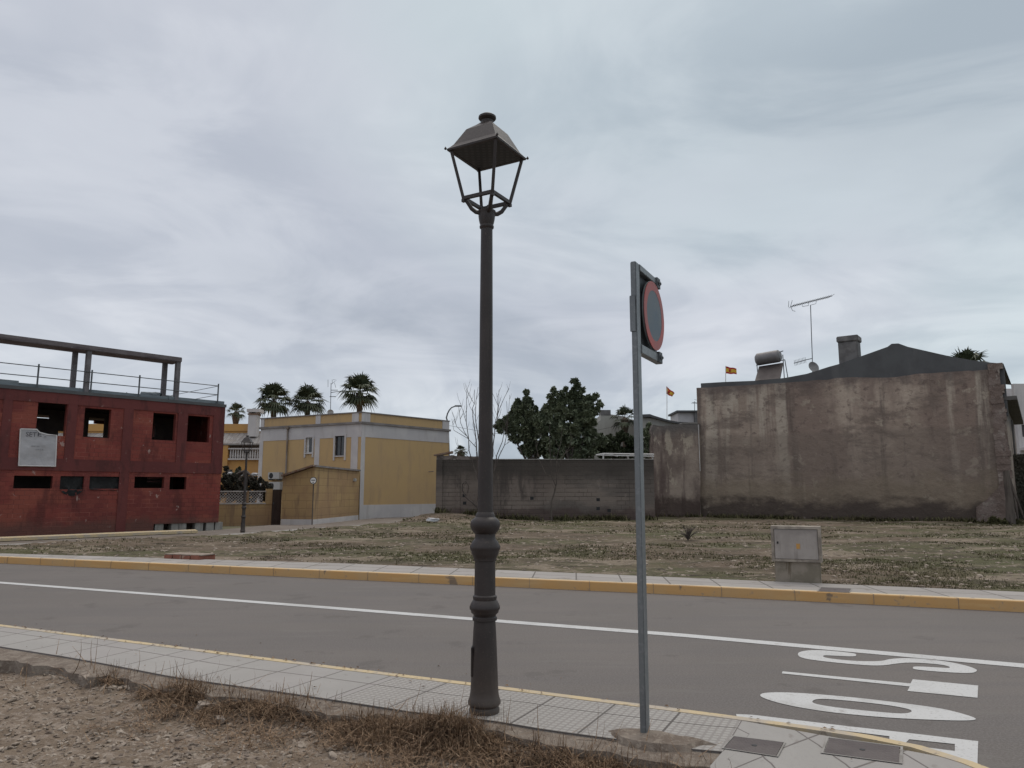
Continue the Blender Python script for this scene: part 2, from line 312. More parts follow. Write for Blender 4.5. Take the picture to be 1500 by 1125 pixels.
M['white_render'] = mat('off_white_render', (.56, .535, .53), .9, layers=[n_(.5, .4, .62, (.47, .45, .46), .8), n_((2.5, 2.5, .4), .52, .68, (.40, .37, .36), .5, detail=8)], bumps=[bn(25, .3, .006)])
M['orange'] = mat('orange_render', (.52, .29, .10), .9, layers=[n_(.5, .4, .6, (.46, .27, .12), .8)])
M['grey_render'] = mat('grey_beige_render', (.36, .355, .33), .9, layers=[n_(.6, .4, .62, (.32, .31, .285), .8), n_((2.5, 2.5, .4), .55, .7, (.24, .23, .21), .5, detail=8)])
M['cornice'] = mat('grey_cornice', (.24, .22, .215), .9, layers=[n_(2, .4, .6, (.17, .155, .15), .8, detail=8)])
M['glass'] = mat('dark_window_glass', (.03, .03, .035), .12, layers=[n_(2, .4, .6, (.045, .045, .05), .8)], spec=.6)
M['shutter'] = mat('window_shutter', (.07, .06, .062), .6, layers=[n_((1, 1, 25), .45, .55, (.045, .04, .042), .8)])
M['pipe'] = mat('grey_downpipe', (.25, .22, .20), .6, layers=[n_((2, 2, .8), .4, .6, (.17, .13, .10), .8)])
M['rooftile'] = mat('weathered_roof_tile', (.30, .285, .275), .9, layers=[n_((9, .6, 2), .45, .58, (.19, .17, .165), .8), n_(2, .5, .65, (.24, .21, .19), .7)], bumps=[bn((14, 1, 1), .8, .05, detail=1)])
M['tile_edge'] = mat('terracotta_edge', (.17, .095, .065), .9, layers=[n_(5, .4, .6, (.24, .19, .15), .8, detail=8)])
M['plaster'] = mat('stained_old_plaster', (.45, .368, .302), .95, layers=[
   n_((.14, .5, .16), .44, .56, (.31, .245, .20), .9, detail=7), n_((.16, .5, .05), .47, .55, (.245, .185, .155), .9, detail=6, off=(21, 0, 2)), n_((.55, .8, .05), .50, .60, (.14, .112, .097), .85, detail=9, off=(4, 0, 2), r=.68), n_((.45, .5, .04), .53, .60, (.50, .435, .36), .75, detail=8, off=(11, 0, 0), r=.6),
   n_((.35, 1.4, .9), .50, .62, (.17, .135, .115), .7, detail=10, off=(1, 0, 9), r=.68), n_((.7, .45, .7), .57, .61, (.46, .40, .32), .5, detail=12, r=.66, off=(2, 0, 6)), n_((2.2, 2, 2.2), .54, .62, (.13, .095, .085), .6, detail=10, off=(5, 5, 5), r=.7),
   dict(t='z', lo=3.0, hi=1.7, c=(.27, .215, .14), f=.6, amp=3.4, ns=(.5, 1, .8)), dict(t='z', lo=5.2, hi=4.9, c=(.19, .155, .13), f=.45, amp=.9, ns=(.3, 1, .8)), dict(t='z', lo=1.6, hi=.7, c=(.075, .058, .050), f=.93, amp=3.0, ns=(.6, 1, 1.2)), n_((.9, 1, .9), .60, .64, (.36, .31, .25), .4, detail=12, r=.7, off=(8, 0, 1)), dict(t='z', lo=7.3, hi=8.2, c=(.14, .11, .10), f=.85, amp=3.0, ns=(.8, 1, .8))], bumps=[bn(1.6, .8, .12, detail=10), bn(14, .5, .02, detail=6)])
M['plaster_wing'] = mat('flaking_old_plaster', (.33, .27, .225), .95, layers=[
   n_((.3, .5, .2), .44, .56, (.18, .14, .12), .95, detail=7), n_((.9, .9, .10), .48, .60, (.11, .078, .072), .85, detail=9, off=(4, 0, 2), r=.66), n_((1.1, 1.1, .5), .55, .61, (.42, .36, .29), .8, detail=11, off=(7, 0, 3), r=.66),
   dict(t='z', lo=1.6, hi=.9, c=(.07, .05, .044), f=.9, amp=1.8, ns=1.3), dict(t='z', lo=4.7, hi=5.9, c=(.13, .12, .115), f=.9, amp=1.6, ns=.9)], bumps=[bn(1.8, .8, .12, detail=10), bn(14, .5, .02)])
M['gable'] = mat('grey_cement_gable', (.105, .108, .112), .9, layers=[n_(.7, .4, .62, (.085, .086, .09), .8, detail=7), n_((1, 1, .2), .55, .68, (.14, .14, .14), .5, detail=7)])
M['gable_roof'] = mat('grey_old_roof_tile', (.12, .115, .11), .9, layers=[n_((7, .5, 2), .45, .58, (.075, .07, .07), .8)], bumps=[bn((10, 1, 1), .8, .05, detail=1)])
M['chimney'] = mat('grey_chimney_render', (.17, .165, .165), .9, layers=[n_(2.2, .4, .6, (.12, .115, .115), .9, detail=8), n_(1, .55, .65, (.23, .22, .215), .7)], bumps=[bn(10, .5, .02)])
M['rubble_stone'] = mat('exposed_rubble_masonry', (.22, .175, .155), .95, layers=[n_((1.4, 1.4, 1.6), .45, .56, (.17, .128, .11), .9, detail=8), n_(3.5, .56, .63, (.30, .26, .23), .8, detail=9), n_((1.2, 1.2, .7), .60, .66, (.05, .038, .035), .9, detail=8, off=(3, 3, 3))], bumps=[bn(3, .9, .15, detail=9)])
M['blockwall'] = mat('old_grey_block_wall', (.175, .143, .124), .95, layers=[
   n_((.22, .2, .3), .42, .6, (.21, .175, .15), .9, detail=7), n_((.12, .2, .5), .45, .55, (.12, .105, .095), .8, detail=7, off=(9, 1, 1)), dict(t='bm', bw=2.4, bh=.235, mo=.026, ms=.7, c=(.05, .038, .036), f=.6, mask=dict(s=.6, lo=.42, hi=.58)), dict(t='bm', bw=.47, bh=.235, mo=.02, ms=.5, c=(.06, .048, .042), f=.6, mask=dict(s=.8, lo=.5, hi=.6)),
   n_((.7, .7, .2), .52, .64, (.065, .055, .05), .8, detail=10, off=(3, 0, 8), r=.66), n_((1.5, 1.5, 1.1), .60, .65, (.27, .225, .20), .5, detail=11, off=(6, 0, 2), r=.66), dict(t='z', lo=1.9, hi=2.9, c=(.062, .054, .048), f=.85, amp=1.8, ns=.6), dict(t='z', lo=.9, hi=.5, c=(.075, .05, .045), f=.7, amp=1.2, ns=1.)],
   bumps=[dict(t='b', bw=.47, bh=.235, mo=.026, k=.5, dist_m=.02), bn(7, .5, .03, detail=8)])
M['moss_cap'] = mat('mossy_wall_cap', (.20, .17, .155), .95, layers=[n_(2.5, .45, .6, (.10, .085, .075), .9, detail=9), n_(5, .6, .67, (.34, .31, .28), .7, detail=8)], bumps=[bn(6, .8, .05, detail=8)])
M['metal_box'] = mat('grey_cabinet_panel', (.36, .325, .30), .7, layers=[n_(3, .4, .62, (.29, .26, .24), .8, detail=7), n_((9, 9, 1.5), .5, .66, (.21, .185, .17), .6, detail=8), dict(t='z', lo=.75, hi=.95, c=(.17, .15, .14), f=.5, amp=.25, ns=9.)], bumps=[bn(30, .3, .004)])
M['box_shell'] = mat('cabinet_shell', (.36, .315, .265), .85, layers=[n_(5, .4, .6, (.17, .145, .125), .8, detail=8)], bumps=[bn(30, .4, .006)])
M['plinth'] = mat('stained_plinth', (.29, .25, .205), .95, layers=[n_(3, .42, .6, (.20, .175, .135), .9, detail=8), n_((7, 7, 1), .55, .66, (.10, .075, .045), .7, detail=8)], bumps=[bn(20, .5, .01)])
M['orange_label'] = mat('orange_warning_film', (.50, .27, .08), .6, layers=[n_(20, .5, .6, (.42, .26, .12), .6)])
M['manhole'] = mat('cast_manhole', (.090, .075, .075), .7, .2, layers=[n_(4, .4, .6, (.115, .098, .095), .8, detail=7)], bumps=[dict(t='b', swap='xyz', bw=.04, bh=.04, mo=.008, offset=.5, k=.6, dist_m=.004)])
M['terracotta'] = mat('terracotta_brick', (.27, .11, .075), .9, layers=[n_(5, .4, .6, (.20, .085, .06), .8, detail=8), n_(3, .58, .66, (.33, .22, .17), .8, detail=8)])
M['rock'] = mat('pale_rubble', (.30, .25, .21), .95, layers=[n_(9, .4, .6, (.21, .17, .14), .8, detail=8)], bumps=[bn(30, .6, .01)])
M['gravel'] = mat('gravel_stone', (.25, .205, .165), .95, layers=[n_(14, .42, .58, (.36, .305, .255), .9, detail=4), n_(11, .52, .62, (.15, .115, .09), .8, detail=3, off=(9, 9, 9)), n_(6, .5, .62, (.13, .10, .082), .8, detail=3, off=(4, 4, 4))], bumps=[bn(60, .5, .004)])
M['straw'] = mat('dry_straw', (.225, .145, .088), .9, layers=[n_(3.5, .42, .58, (.13, .078, .045), .9, detail=4), n_(45, .48, .60, (.31, .225, .15), .8, detail=3), n_(38, .50, .62, (.075, .045, .03), .8, detail=3, off=(5, 5, 5))])
M['weed'] = mat('dull_weeds', (.082, .080, .036), .95, layers=[n_(.5, .46, .64, (.12, .098, .056), .9, detail=6), n_(1.3, .52, .6, (.06, .055, .026), .8, detail=6)])
M['leaf_dark'] = mat('dark_evergreen_leaf', (.085, .105, .062), .5, layers=[n_(.9, .42, .6, (.14, .16, .095), .9, detail=5), n_(4, .58, .66, (.19, .20, .145), .7, detail=3)], spec=.4)
M['leaf_bush'] = mat('shrub_leaf', (.040, .052, .026), .7, layers=[n_(.9, .42, .6, (.065, .078, .04), .9, detail=5), n_(4, .58, .66, (.10, .11, .07), .6, detail=3)])
M['hedge'] = mat('dark_hedge_leaf', (.055, .048, .036), .8, layers=[n_(1.2, .42, .6, (.038, .038, .028), .9, detail=5)])
M['palm'] = mat('palm_leaf', (.052, .064, .036), .6, layers=[n_(1.3, .42, .6, (.075, .086, .05), .9, detail=4)])
M['palm_trunk'] = mat('palm_trunk', (.11, .085, .065), .95, layers=[n_((2, 2, 7), .42, .6, (.07, .052, .04), .9, detail=5)], bumps=[bn((2, 2, 9), .8, .05)])
M['bark'] = mat('grey_bark', (.115, .098, .085), .95, layers=[n_((5, 5, 1.2), .42, .6, (.075, .062, .055), .9, detail=6)], bumps=[bn((12, 12, 3), .6, .02)])
M['twig'] = mat('bare_twig_bark', (.075, .062, .056), .9, layers=[n_((3, 3, 1), .42, .6, (.12, .10, .09), .7, detail=5)])
M['cable'] = mat('black_cable', (.03, .03, .033), .7, layers=[n_(3, .5, .6, (.045, .045, .05), .5)])
M['alu'] = mat('dull_aluminium', (.20, .19, .195), .5, .3, layers=[n_(3, .4, .6, (.15, .145, .15), .7)], spec=.5)
M['tankpanel'] = mat('solar_collector_panel', (.075, .060, .056), .6, layers=[n_(2, .4, .6, (.095, .078, .072), .8)], spec=.5)
M['dish'] = mat('grey_dish', (.28, .28, .28), .7, layers=[n_(4, .4, .6, (.22, .22, .22), .7)])
M['flag_red'] = mat('red_flag_cloth', (.42, .035, .03), .8, layers=[n_(5, .4, .6, (.35, .03, .028), .6)])
M['flag_yellow'] = mat('yellow_flag_cloth', (.66, .42, .05), .8, layers=[n_(5, .4, .6, (.58, .37, .05), .6)])
M['white_metal'] = mat('white_painted_metal', (.62, .61, .60), .6, layers=[n_(4, .4, .6, (.5, .48, .46), .7, detail=7)])
M['ac'] = mat('ac_casing', (.42, .41, .40), .6, layers=[n_(3, .5, .7, (.48, .46, .44), .6)])
M['tarp'] = mat('white_tarp', (.50, .50, .52), .7, layers=[n_(3, .4, .6, (.38, .38, .40), .8)], bumps=[bn(4, .8, .05)])
M['brown_gate'] = mat('brown_gate', (.055, .038, .032), .7, layers=[n_((6, 6, 1), .4, .6, (.075, .052, .045), .7)])
M['lattice'] = mat('concrete_lattice', (.44, .41, .40), .9, layers=[n_(2, .4, .6, (.35, .32, .31), .8, detail=7)])

# ---------------------------------------------------------------- the setting: ground, road, pavements
def lin_ext(pts, d0, d1):
    """extend a world polyline at both ends by d0 and d1 metres"""
    a = pts[0]-(pts[1]-pts[0]).normalized()*d0; b = pts[-1]+(pts[-1]-pts[-2]).normalized()*d1
    return [a]+pts+[b]
def resample(pts, step):
    out = [pts[0].copy()]; 
    for a, b in zip(pts, pts[1:]):
        n = max(1, int(round((b-a).length/step)))
        for i in range(1, n+1): out.append(a.lerp(b, i/n))
    return out
def matchn(a, b, n):
    """n samples evenly along two polylines"""
    def samp(p):
        L = [0]
        for i in range(len(p)-1): L.append(L[-1]+(p[i+1]-p[i]).length)
        o = []
        for k in range(n):
            t = L[-1]*k/(n-1); i = 0
            while i < len(p)-2 and L[i+1] < t: i += 1
            o.append(p[i].lerp(p[i+1], (t-L[i])/max(L[i+1]-L[i], 1e-9)))
        return o
    return samp(a), samp(b)
ZN, ZF = .12, .15
kerb_near = [G(x, y, ZN) for x, y in ((0, 914.5), (250, 945.5), (500, 977), (700, 1001), (850, 1020), (1000, 1038.5), (1080, 1049), (1200, 1065), (1290, 1079), (1350, 1092), (1400, 1106), (1450, 1125))]
kerb_near = lin_ext(kerb_near, 45, 0)+[Vector((2.95, 3.3, ZN)), Vector((3.15, 2.4, ZN)), Vector((3.2, 1.0, ZN)), Vector((3.2, -6, ZN))]
back_near = [G(x, y, ZN) for x, y in ((0, 946.5), (100, 962), (156, 972), (260, 992), (400, 1011), (500, 1026), (610, 1043), (717, 1054), (800, 1068), (897, 1081), (999, 1095), (1058, 1100))]
back_near = lin_ext(back_near, 45, 0)
corner_in = [G(1058, 1100, ZN), G(1036, 1125, ZN), Vector((1.02, 3.3, ZN)), Vector((.95, 2.4, ZN)), Vector((.95, 1, ZN)), Vector((.95, -6, ZN))]
kf_bot = [G(x, y, 0) for x, y in ((0, 825), (500, 848.5), (1000, 871.5), (1500, 897))]
kf_top = [Vector((p.x, p.y, ZF)) for p in kf_bot]
kf_bot_e = lin_ext(kf_bot, 45, 45); kf_top_e = lin_ext(kf_top, 45, 45)
bf = [G(x, y, ZF) for x, y in ((0, 810.5), (500, 825), (1000, 846), (1500, 867))]
bf_e = lin_ext(bf, 45, 45)
def strip(name, A, B, m, thick=None, step=.5, kind='structure', parent=None, inset=0):
    n = max(2, int(sum((A[i+1]-A[i]).length for i in range(len(A)-1))/step))
    a, b = matchn(A, B, n); mb = MB(); uv = []; u = 0
    for i in range(n):
        if i: u += ((a[i]-a[i-1]).length+(b[i]-b[i-1]).length)/2
        w = (a[i]-b[i]).length
        mb.v += [tuple(a[i]), tuple(b[i])]; uv += [(u, w), (u, 0)]
        if thick: mb.v += [(a[i].x, a[i].y, a[i].z-thick), (b[i].x, b[i].y, b[i].z-thick)]; uv += [(u, w+.1), (u, -.1)]
    k = 4 if thick else 2
    for i in range(n-1):
        p = i*k; q = p+k
        mb.f.append((p, q, q+1, p+1))
        if thick: mb.f += [(p, p+2, q+2, q), (p+1, q+1, q+3, p+3)]
    mb.uv = uv
    o = mb.build(name, m, parent)
    if kind: o['kind'] = kind
    return o
# base ground to the horizon
g = MB(); g.add([(-900, -120, -.10), (900, -120, -.10), (900, 1600, -.10), (-900, 1600, -.10)], [(0, 1, 2, 3)])
tag(g.build('ground', M['ground']), kind='structure')
# road
poly = [(p.x, p.y) for p in kf_bot_e]
poly = [(p.x, p.y+.02) for p in kf_bot_e]+[(60, -12), (3.1, -12)]
for p in reversed(kerb_near[1:-1]): poly.append((p.x, p.y-.05 if p.x < 2.7 else p.y))
poly.append((kerb_near[0].x, kerb_near[0].y-.05))
r = MB(); t = tessellate_polygon([[Vector((*p, 0)) for p in poly]]); r.add([(*p, 0) for p in poly], [tuple(x) for x in t])
road = tag(r.build('road', M['asphalt']), kind='structure')
# pavement, near side: kerb strip and tiled walk
def offset_in(A, B, d):
    a, b = matchn(A, B, 120); return [p+(q-p).normalized()*d for p, q in zip(a, b)]
K1 = [p for p in kerb_near if p.x <= G(1080, 1049, ZN).x+.001]
split = G(585, 987.5, ZN)
def cut(pts, x0, x1):
    """part of a polyline with x between x0 and x1"""
    out = []
    for a, b in zip(pts, pts[1:]):
        if b.x < x0 or a.x > x1: continue
        if not out: out.append(a.lerp(b, max(0, (x0-a.x)/(b.x-a.x))) if a.x < x0 else a)
        out.append(b if b.x <= x1 else a.lerp(b, (x1-a.x)/(b.x-a.x)))
    return out
def inner(pts, d):
    out = []
    for i, p in enumerate(pts):
        t = (pts[min(i+1, len(pts)-1)]-pts[max(i-1, 0)]).normalized(); out.append(p+Vector((t.y, -t.x, 0))*d)
    return out
kn_res = resample(kerb_near, .4); kn_in = inner(kn_res, .075)
strip('kerb_near', kn_res, kn_in, M['kerb_pale'], .14, .3)
xs_ = split.x; xe_ = G(1080, 1049, ZN).x; xb = G(700, 1049, ZN).x; 
inn = [p-Vector((0, 0, .004)) for p in kn_in]
bk = [p-Vector((0, 0, .004)) for p in back_near]
sb = G(490, 1024, ZN)
strip('pavement_near', cut(inn, -99, xs_), cut(bk, -99, sb.x), M['tile'], .14, .3)
strip('pavement_near', cut(inn, xs_, xe_), cut(bk, sb.x, 9), M['stud'], .14, .15)
kc = [p for p in inn if p.x > xe_ and p.y < 4.7]
strip('pavement_corner', [cut(inn, xs_, xe_)[-1]]+kc, [Vector((p.x, p.y, ZN-.004)) for p in corner_in], M['tile'], .14, .15)
# concrete bedding showing under the tiles on the verge side
rb = resample(back_near, .05); mb = MB(); top = []; 
for i, p in enumerate(rb):
    if p.x < -9 or p.x > 1.6: continue
    w = .15+(.10 if p.x < -3.4 else 0)+.13*noise.fractal(Vector((p.x*1.3, 2.2, 0)), 1, 2, 4)+.04*noise.noise(Vector((p.x*7, 0, 0)))
    brk = noise.noise(Vector((p.x*1.1+3.3, 9, 0)))
    if brk > .18: w *= .25
    t = Vector((.91, -.41, 0)); nrm = Vector((-.41, -.91, 0))
    top.append((p+Vector((0, 0, -.016)), p+nrm*max(w, .01)+Vector((0, 0, -.04+.012*noise.noise(p*6))), p+nrm*max(w, .01)*1.12+Vector((0, 0, -.2))))
for i, q in enumerate(top):
    mb.v += [tuple(a) for a in q]
    if i: a = (i-1)*3; b = i*3; mb.f += [(a, b, b+1, a+1), (a+1, b+1, b+2, a+2)]
tag(mb.build('pavement_bedding', M['bed'], smooth=False), kind='structure')
# far kerb and pavement
kt_in = [p+Vector((.33, 1, 0)).normalized()*.13 for p in kf_top_e]
mb = MB()
kfr = resample(kf_top_e, .5)
for i, p in enumerate(kfr):
    w = .004*noise.noise(Vector((p.x*.9, 0, 0)))
    mb.v += [(p.x, p.y-w, -.05), (p.x, p.y-w, ZF-.012), (p.x, p.y-w+.012, ZF)]
    if i: a = (i-1)*3; b = i*3; mb.f += [(a, b, b+1, a+1), (a+1, b+1, b+2, a+2)]
kb = tag(mb.build('kerb_far', M['kerb_yellow']), kind='structure')
strip('kerb_top', [p+Vector((0, .012, 0)) for p in kf_top_e], kt_in, M['kerb_top'], None, .5, None, kb)
strip('pavement_far', kt_in, bf_e, M['far_tile'], .1, .5)
# kerb stone joints
jm = MB(); 
for i in range(-22, 26):
    x = i*1.0+.3
    for a, b in zip(kf_top_e, kf_top_e[1:]):
        if a.x <= x < b.x:
            p = a.lerp(b, (x-a.x)/(b.x-a.x)); jm.box(p.x-.002, p.x+.002, p.y-.006, p.y+.10, .0, ZF+.002)
jm.build('kerb_joint', M['cornice'], kb)

# painted line and the STOP lettering
def px_poly(mb, pts, z, holes=()):
    loops = [[G(x, y, z) for x, y in pts]]+[[G(x, y, z) for x, y in h] for h in holes]
    t = tessellate_polygon([[Vector((p.x, p.y, 0)) for p in l] for l in loops]); vs = [p for l in loops for p in l]
    mb.add(vs, [tuple(q) for q in t])
wl = [(0, 852, 854.6), (250, 870.7, 873.7), (500, 889.7, 893.3), (750, 909, 913.3), (1000, 928, 932.8), (1250, 950, 955.4), (1500, 972, 978)]
ta = lin_ext([G(x, a, .004) for x, a, b in wl], 40, 30); tb = lin_ext([G(x, b, .004) for x, a, b in wl], 40, 30)
strip('road_line', ta, tb, M['paint'], None, .5, None, road)
S = 2.922
def cr(pts): return [(1000+x/S, 740+y/S) for x, y in pts]
def smooth(pts, n=2):
    for _ in range(n):
        out = []
        for i in range(len(pts)):
            a = pts[i]; b = pts[(i+1) % len(pts)]; out += [(a[0]*.75+b[0]*.25, a[1]*.75+b[1]*.25), (a[0]*.25+b[0]*.75, a[1]*.25+b[1]*.75)]
        pts = out
    return pts
sS = smooth([(490, 640), (500, 626), (560, 619), (650, 624), (738, 634), (744, 640), (740, 648), (660, 645), (612, 642), (598, 645), (608, 653), (680, 662), (760, 668), (850, 668), (890, 657), (975, 653), (1100, 664), (1200, 682), (1255, 700), (1262, 710), (1235, 720), (1110, 714), (990, 703), (984, 696), (990, 689), (1090, 694), (1140, 698), (1146, 692), (1110, 682), (1000, 673), (930, 675), (850, 688), (740, 682), (600, 668), (510, 655)], 2)
sO = smooth([(327, 812), (350, 802), (430, 800), (560, 807), (760, 825), (950, 848), (1100, 868), (1200, 892), (1258, 912), (1250, 920), (1190, 922), (1080, 919), (900, 911), (700, 894), (560, 876), (430, 852), (345, 826)], 2)
hO = smooth([(552, 838), (580, 827), (700, 835), (880, 855), (970, 872), (985, 884), (950, 893), (860, 887), (700, 871), (600, 857), (560, 848)], 2)
mb = MB(); px_poly(mb, cr(sS), .004)
px_poly(mb, cr([(424, 720), (428, 711), (975, 763), (985, 745), (1265, 772), (1262, 824), (962, 795), (972, 776)]), .004)
px_poly(mb, cr(sO), .004, [cr(hO)])
px_poly(mb, cr([(228, 894), (300, 897), (700, 945), (960, 974), (1265, 1010), (1262, 1094), (1165, 1072), (1165, 1022), (970, 1002), (930, 1040), (885, 1018), (885, 989), (700, 966), (400, 925), (232, 906)]), .004)
px_poly(mb, cr([(970, 1027), (1165, 1052), (1165, 1072), (1262, 1094), (1263, 1120), (1150, 1110), (940, 1050)]), .0045)
mb.build('road_lettering', M['paint'], road)

# verge in the foreground
def back_y(x):
    for a, b in zip(back_near, back_near[1:]):
        if a.x <= x <= b.x: return a.y+(b.y-a.y)*(x-a.x)/(b.x-a.x)
    return back_near[-1].y
def verge_z(x, y):
    v = Vector((x, y, 0)); d = (back_y(x)-y)
    z = -.025+.05*noise.fractal(v*.7, 1, 2, 4)+.022*noise.fractal(v*4+Vector((4, 1, 0)), 1, 2, 4)+.008*abs(noise.noise(v*22))
    if d < .5: z += .055*(1-max(d, 0)/.5)
    if d < 0: z -= .14*min(1, -d/.08)
    if x > .6: z += 0
    return z
mb = MB(); nx, ny = 300, 170; x0, x1, y0, y1 = -9.6, 1.25, 2.2, 8.9
for j in range(ny+1):
    for i in range(nx+1):
        x = x0+(x1-x0)*i/nx; fy = j/ny; yb = back_y(x)+.12; y = y0+(yb-y0)*fy
        mb.v.append((x, y, verge_z(x, y)))
for j in range(ny):
    for i in range(nx):
        a = j*(nx+1)+i; mb.f.append((a, a+1, a+nx+2, a+nx+1))
tag(mb.build('verge', M['soil'], smooth=True, fix=False), kind='structure')
mb = MB(); mb.add([(-60, -12, -.05), (x0+.05, -12, -.05), (x0+.05, back_y(x0), -.05), (-60, 30, -.05)], [(0, 1, 2, 3)])
mb.add([(x0+.05, -12, -.05), (1.2, -12, -.05), (1.2, y0+.05, -.05), (x0+.05, y0+.05, -.05)], [(0, 1, 2, 3)])
tag(mb.build('verge_apron', M['soil']), kind='structure')

# lot across the road
edgeL = [G(x, y, .1) for x, y in ((-200, 811), (0, 799), (200, 791), (300, 786), (408, 778.5), (480, 773.5), (557, 768), (640, 760))]
def lot_xl(y):
    pts = [(-60., 15.)]+[(p.x, p.y) for p in edgeL]+[(-3.6, 60.), (-3.6, 130.)]
    if y <= pts[0][1]: return pts[0][0]
    for (ax, ay), (bx, by) in zip(pts, pts[1:]):
        if ay <= y <= by: return ax+(bx-ax)*(y-ay)/max(by-ay, 1e-6)
    return -3.6
def bf_y(x):
    for a, b in zip(bf_e, bf_e[1:]):
        if a.x <= x <= b.x: return a.y+(b.y-a.y)*(x-a.x)/(b.x-a.x)
    return bf_e[-1].y
def sst(t): t = max(0, min(1, t)); return t*t*(3-2*t)
def lot_z(x, y):
    v = Vector((x, y, 0)); d1 = y-bf_y(x); d2 = x-lot_xl(y)
    e = sst(min(d1+.1, d2)/.5)
    z = -.15+e*(.25+.02*min(1, max(0, d1)/1))+e*(.07*noise.fractal(v*.35, 1, 2, 3)*min(1, max(0, d1)/3)+.03*noise.fractal(v*1.6, 1, 2, 3))
    z += .42*math.exp(-((x+3.6)**2/7+(y-41.5)**2/14))
    if d2 < 4 and y < 34: z += .10*e*abs(noise.fractal(v*.9+Vector((7, 7, 0)), 1, 2, 3))
    return z
mb = MB(); nx, ny = 260, 300
for j in range(ny+1):
    for i in range(nx+1):
        x = -34+64*i/nx; t = j/ny; y = bf_y(x)-.05+(56-bf_y(x)+.05)*t**1.5
        mb.v.append((x, y, lot_z(x, y)))
for j in range(ny):
    for i in range(nx):
        a = j*(nx+1)+i; mb.f.append((a, a+1, a+nx+2, a+nx+1))
tag(mb.build('lot_ground', M['lot'], smooth=True, fix=False), kind='structure')

# side street beyond the lot
pts = [(-200, 812), (0, 799.5), (200, 791.5), (300, 786.5), (408, 779), (557, 768.5), (640, 760)]
pts2 = [(640, 750.5), (527, 761), (458, 768.5), (396, 769), (322, 776), (200, 784.5), (0, 793), (-200, 801)]
L1 = [G(x, y, .02) for x, y in pts+pts2]; mb = MB(); t = tessellate_polygon([[Vector((p.x, p.y, 0)) for p in L1]]); mb.add([(p.x, p.y, .02) for p in L1], [tuple(q) for q in t])
tag(mb.build('side_street', M['path']), kind='structure')
a = [G(x, y, .12) for x, y in ((-200, 809), (0, 797), (200, 789.2), (300, 784.5), (408, 777), (557, 766.8), (638, 758.5))]
b = [G(x, y, .12) for x, y in ((-200, 812), (0, 799.6), (200, 791.4), (300, 786.6), (408, 778.8), (557, 768.3), (638, 759.6))]
strip('side_pavement', b, a, M['concrete'], .14, 1)
a = [G(x, y, .14) for x, y in ((-200, 797), (0, 788.5), (100, 784.5), (200, 780.2), (290, 777))]
strip('side_kerb', a, [p+Vector((-.5, .9, 0)) for p in a], M['kerb_pale'], .10, 1)

# ---------------------------------------------------------------- street lamps
LB = G(709.4, 1042, .12)
def z_on(y, P):
    b = (562.5-y)/1100; return CAMH+P.y*(sP+b*cP)/(cP-b*sP)
def lampm(hw, y):
    z = z_on(y, LB); dep = LB.y*cP+(z-CAMH)*sP
    return (hw*dep/1100, z-LB.z)
lamp = thing('street_lamp', 'tall dark cast iron street lamp standing on the near pavement', 'street lamp', LB, 0, 'classic street lamps with square lanterns')
prof = [(22, 1043), (22.5, 1038), (20.5, 1034), (24, 1030), (24, 1026), (22, 1021), (20.5, 1012), (20, 1000), (19, 975), (18, 950), (16.8, 925), (16, 913), (15.8, 909), (18, 908), (18, 904), (16.2, 902), (17, 899.5), (20, 897), (20.5, 894), (22.3, 891.5), (22.3, 888.5), (21, 885), (18.5, 880), (17, 878.5), (17.6, 875.5), (17.6, 873), (15.6, 871)]
lo = MB().lathe([lampm(*p) for p in prof], n=40).build('pedestal', M['cast_iron'], lamp, smooth=True)
prof = [(15.5, 871), (15.3, 850), (15, 822), (16.5, 821), (16.5, 818), (18, 814), (20.2, 810), (20, 808), (22.2, 804), (22.4, 800), (20, 796), (19, 793), (16, 790.5), (14.8, 787), (14.8, 782), (17, 780), (20.2, 776), (21.8, 771), (21.6, 766), (20.3, 762), (16.5, 759), (14.4, 757), (14, 754), (12.5, 751.5), (11.7, 750)]
MB().lathe([lampm(*p) for p in prof], n=40).build('column_drum', M['cast_iron'], lamp, smooth=True)
prof = [(11.4, 750), (11, 700), (10.2, 600), (9.4, 450), (8.6, 336), (10.4, 334), (10.6, 332), (9.6, 330), (10.8, 326), (11.8, 321), (12.3, 316), (12.2, 313), (13.2, 311), (13, 309.5), (9, 309)]
MB().lathe([lampm(*p) for p in prof], n=28).build('shaft', M['cast_iron'], lamp, smooth=True)
mb = MB(); a, z0 = lampm(18.7, 968); mb.obox((-a*.98, -.005, z0), .012, .085, .20); mb.build('access_hatch', M['cast_iron'], lamp, bevel=.004)
zt, zb, rt, rb_, ph = 4.209-.12, 3.833-.12, .285, .18, R(15)
def ring4(r, z): return [Vector((r*cos(ph+k*pi/2), r*sin(ph+k*pi/2), z)) for k in range(4)]
mb = MB(); T4, B4 = ring4(rt, zt), ring4(rb_, zb)
for k in range(4):
    u = (B4[(k+1) % 4]-B4[k]); mb.obox((B4[k]+B4[(k+1) % 4])/2, u.length+.02, .022, .026, u)
    mb.tube([B4[k]-Vector((0, 0, .012)), T4[k]+Vector((0, 0, .01))], [.017, .016], 4)
    mb.obox(B4[k]-Vector((0, 0, .02)), .026, .026, .022, u)
lan = mb.build('lantern', M['cast_iron'], lamp)
mb = MB(); cz = lampm(12, 312)[1]
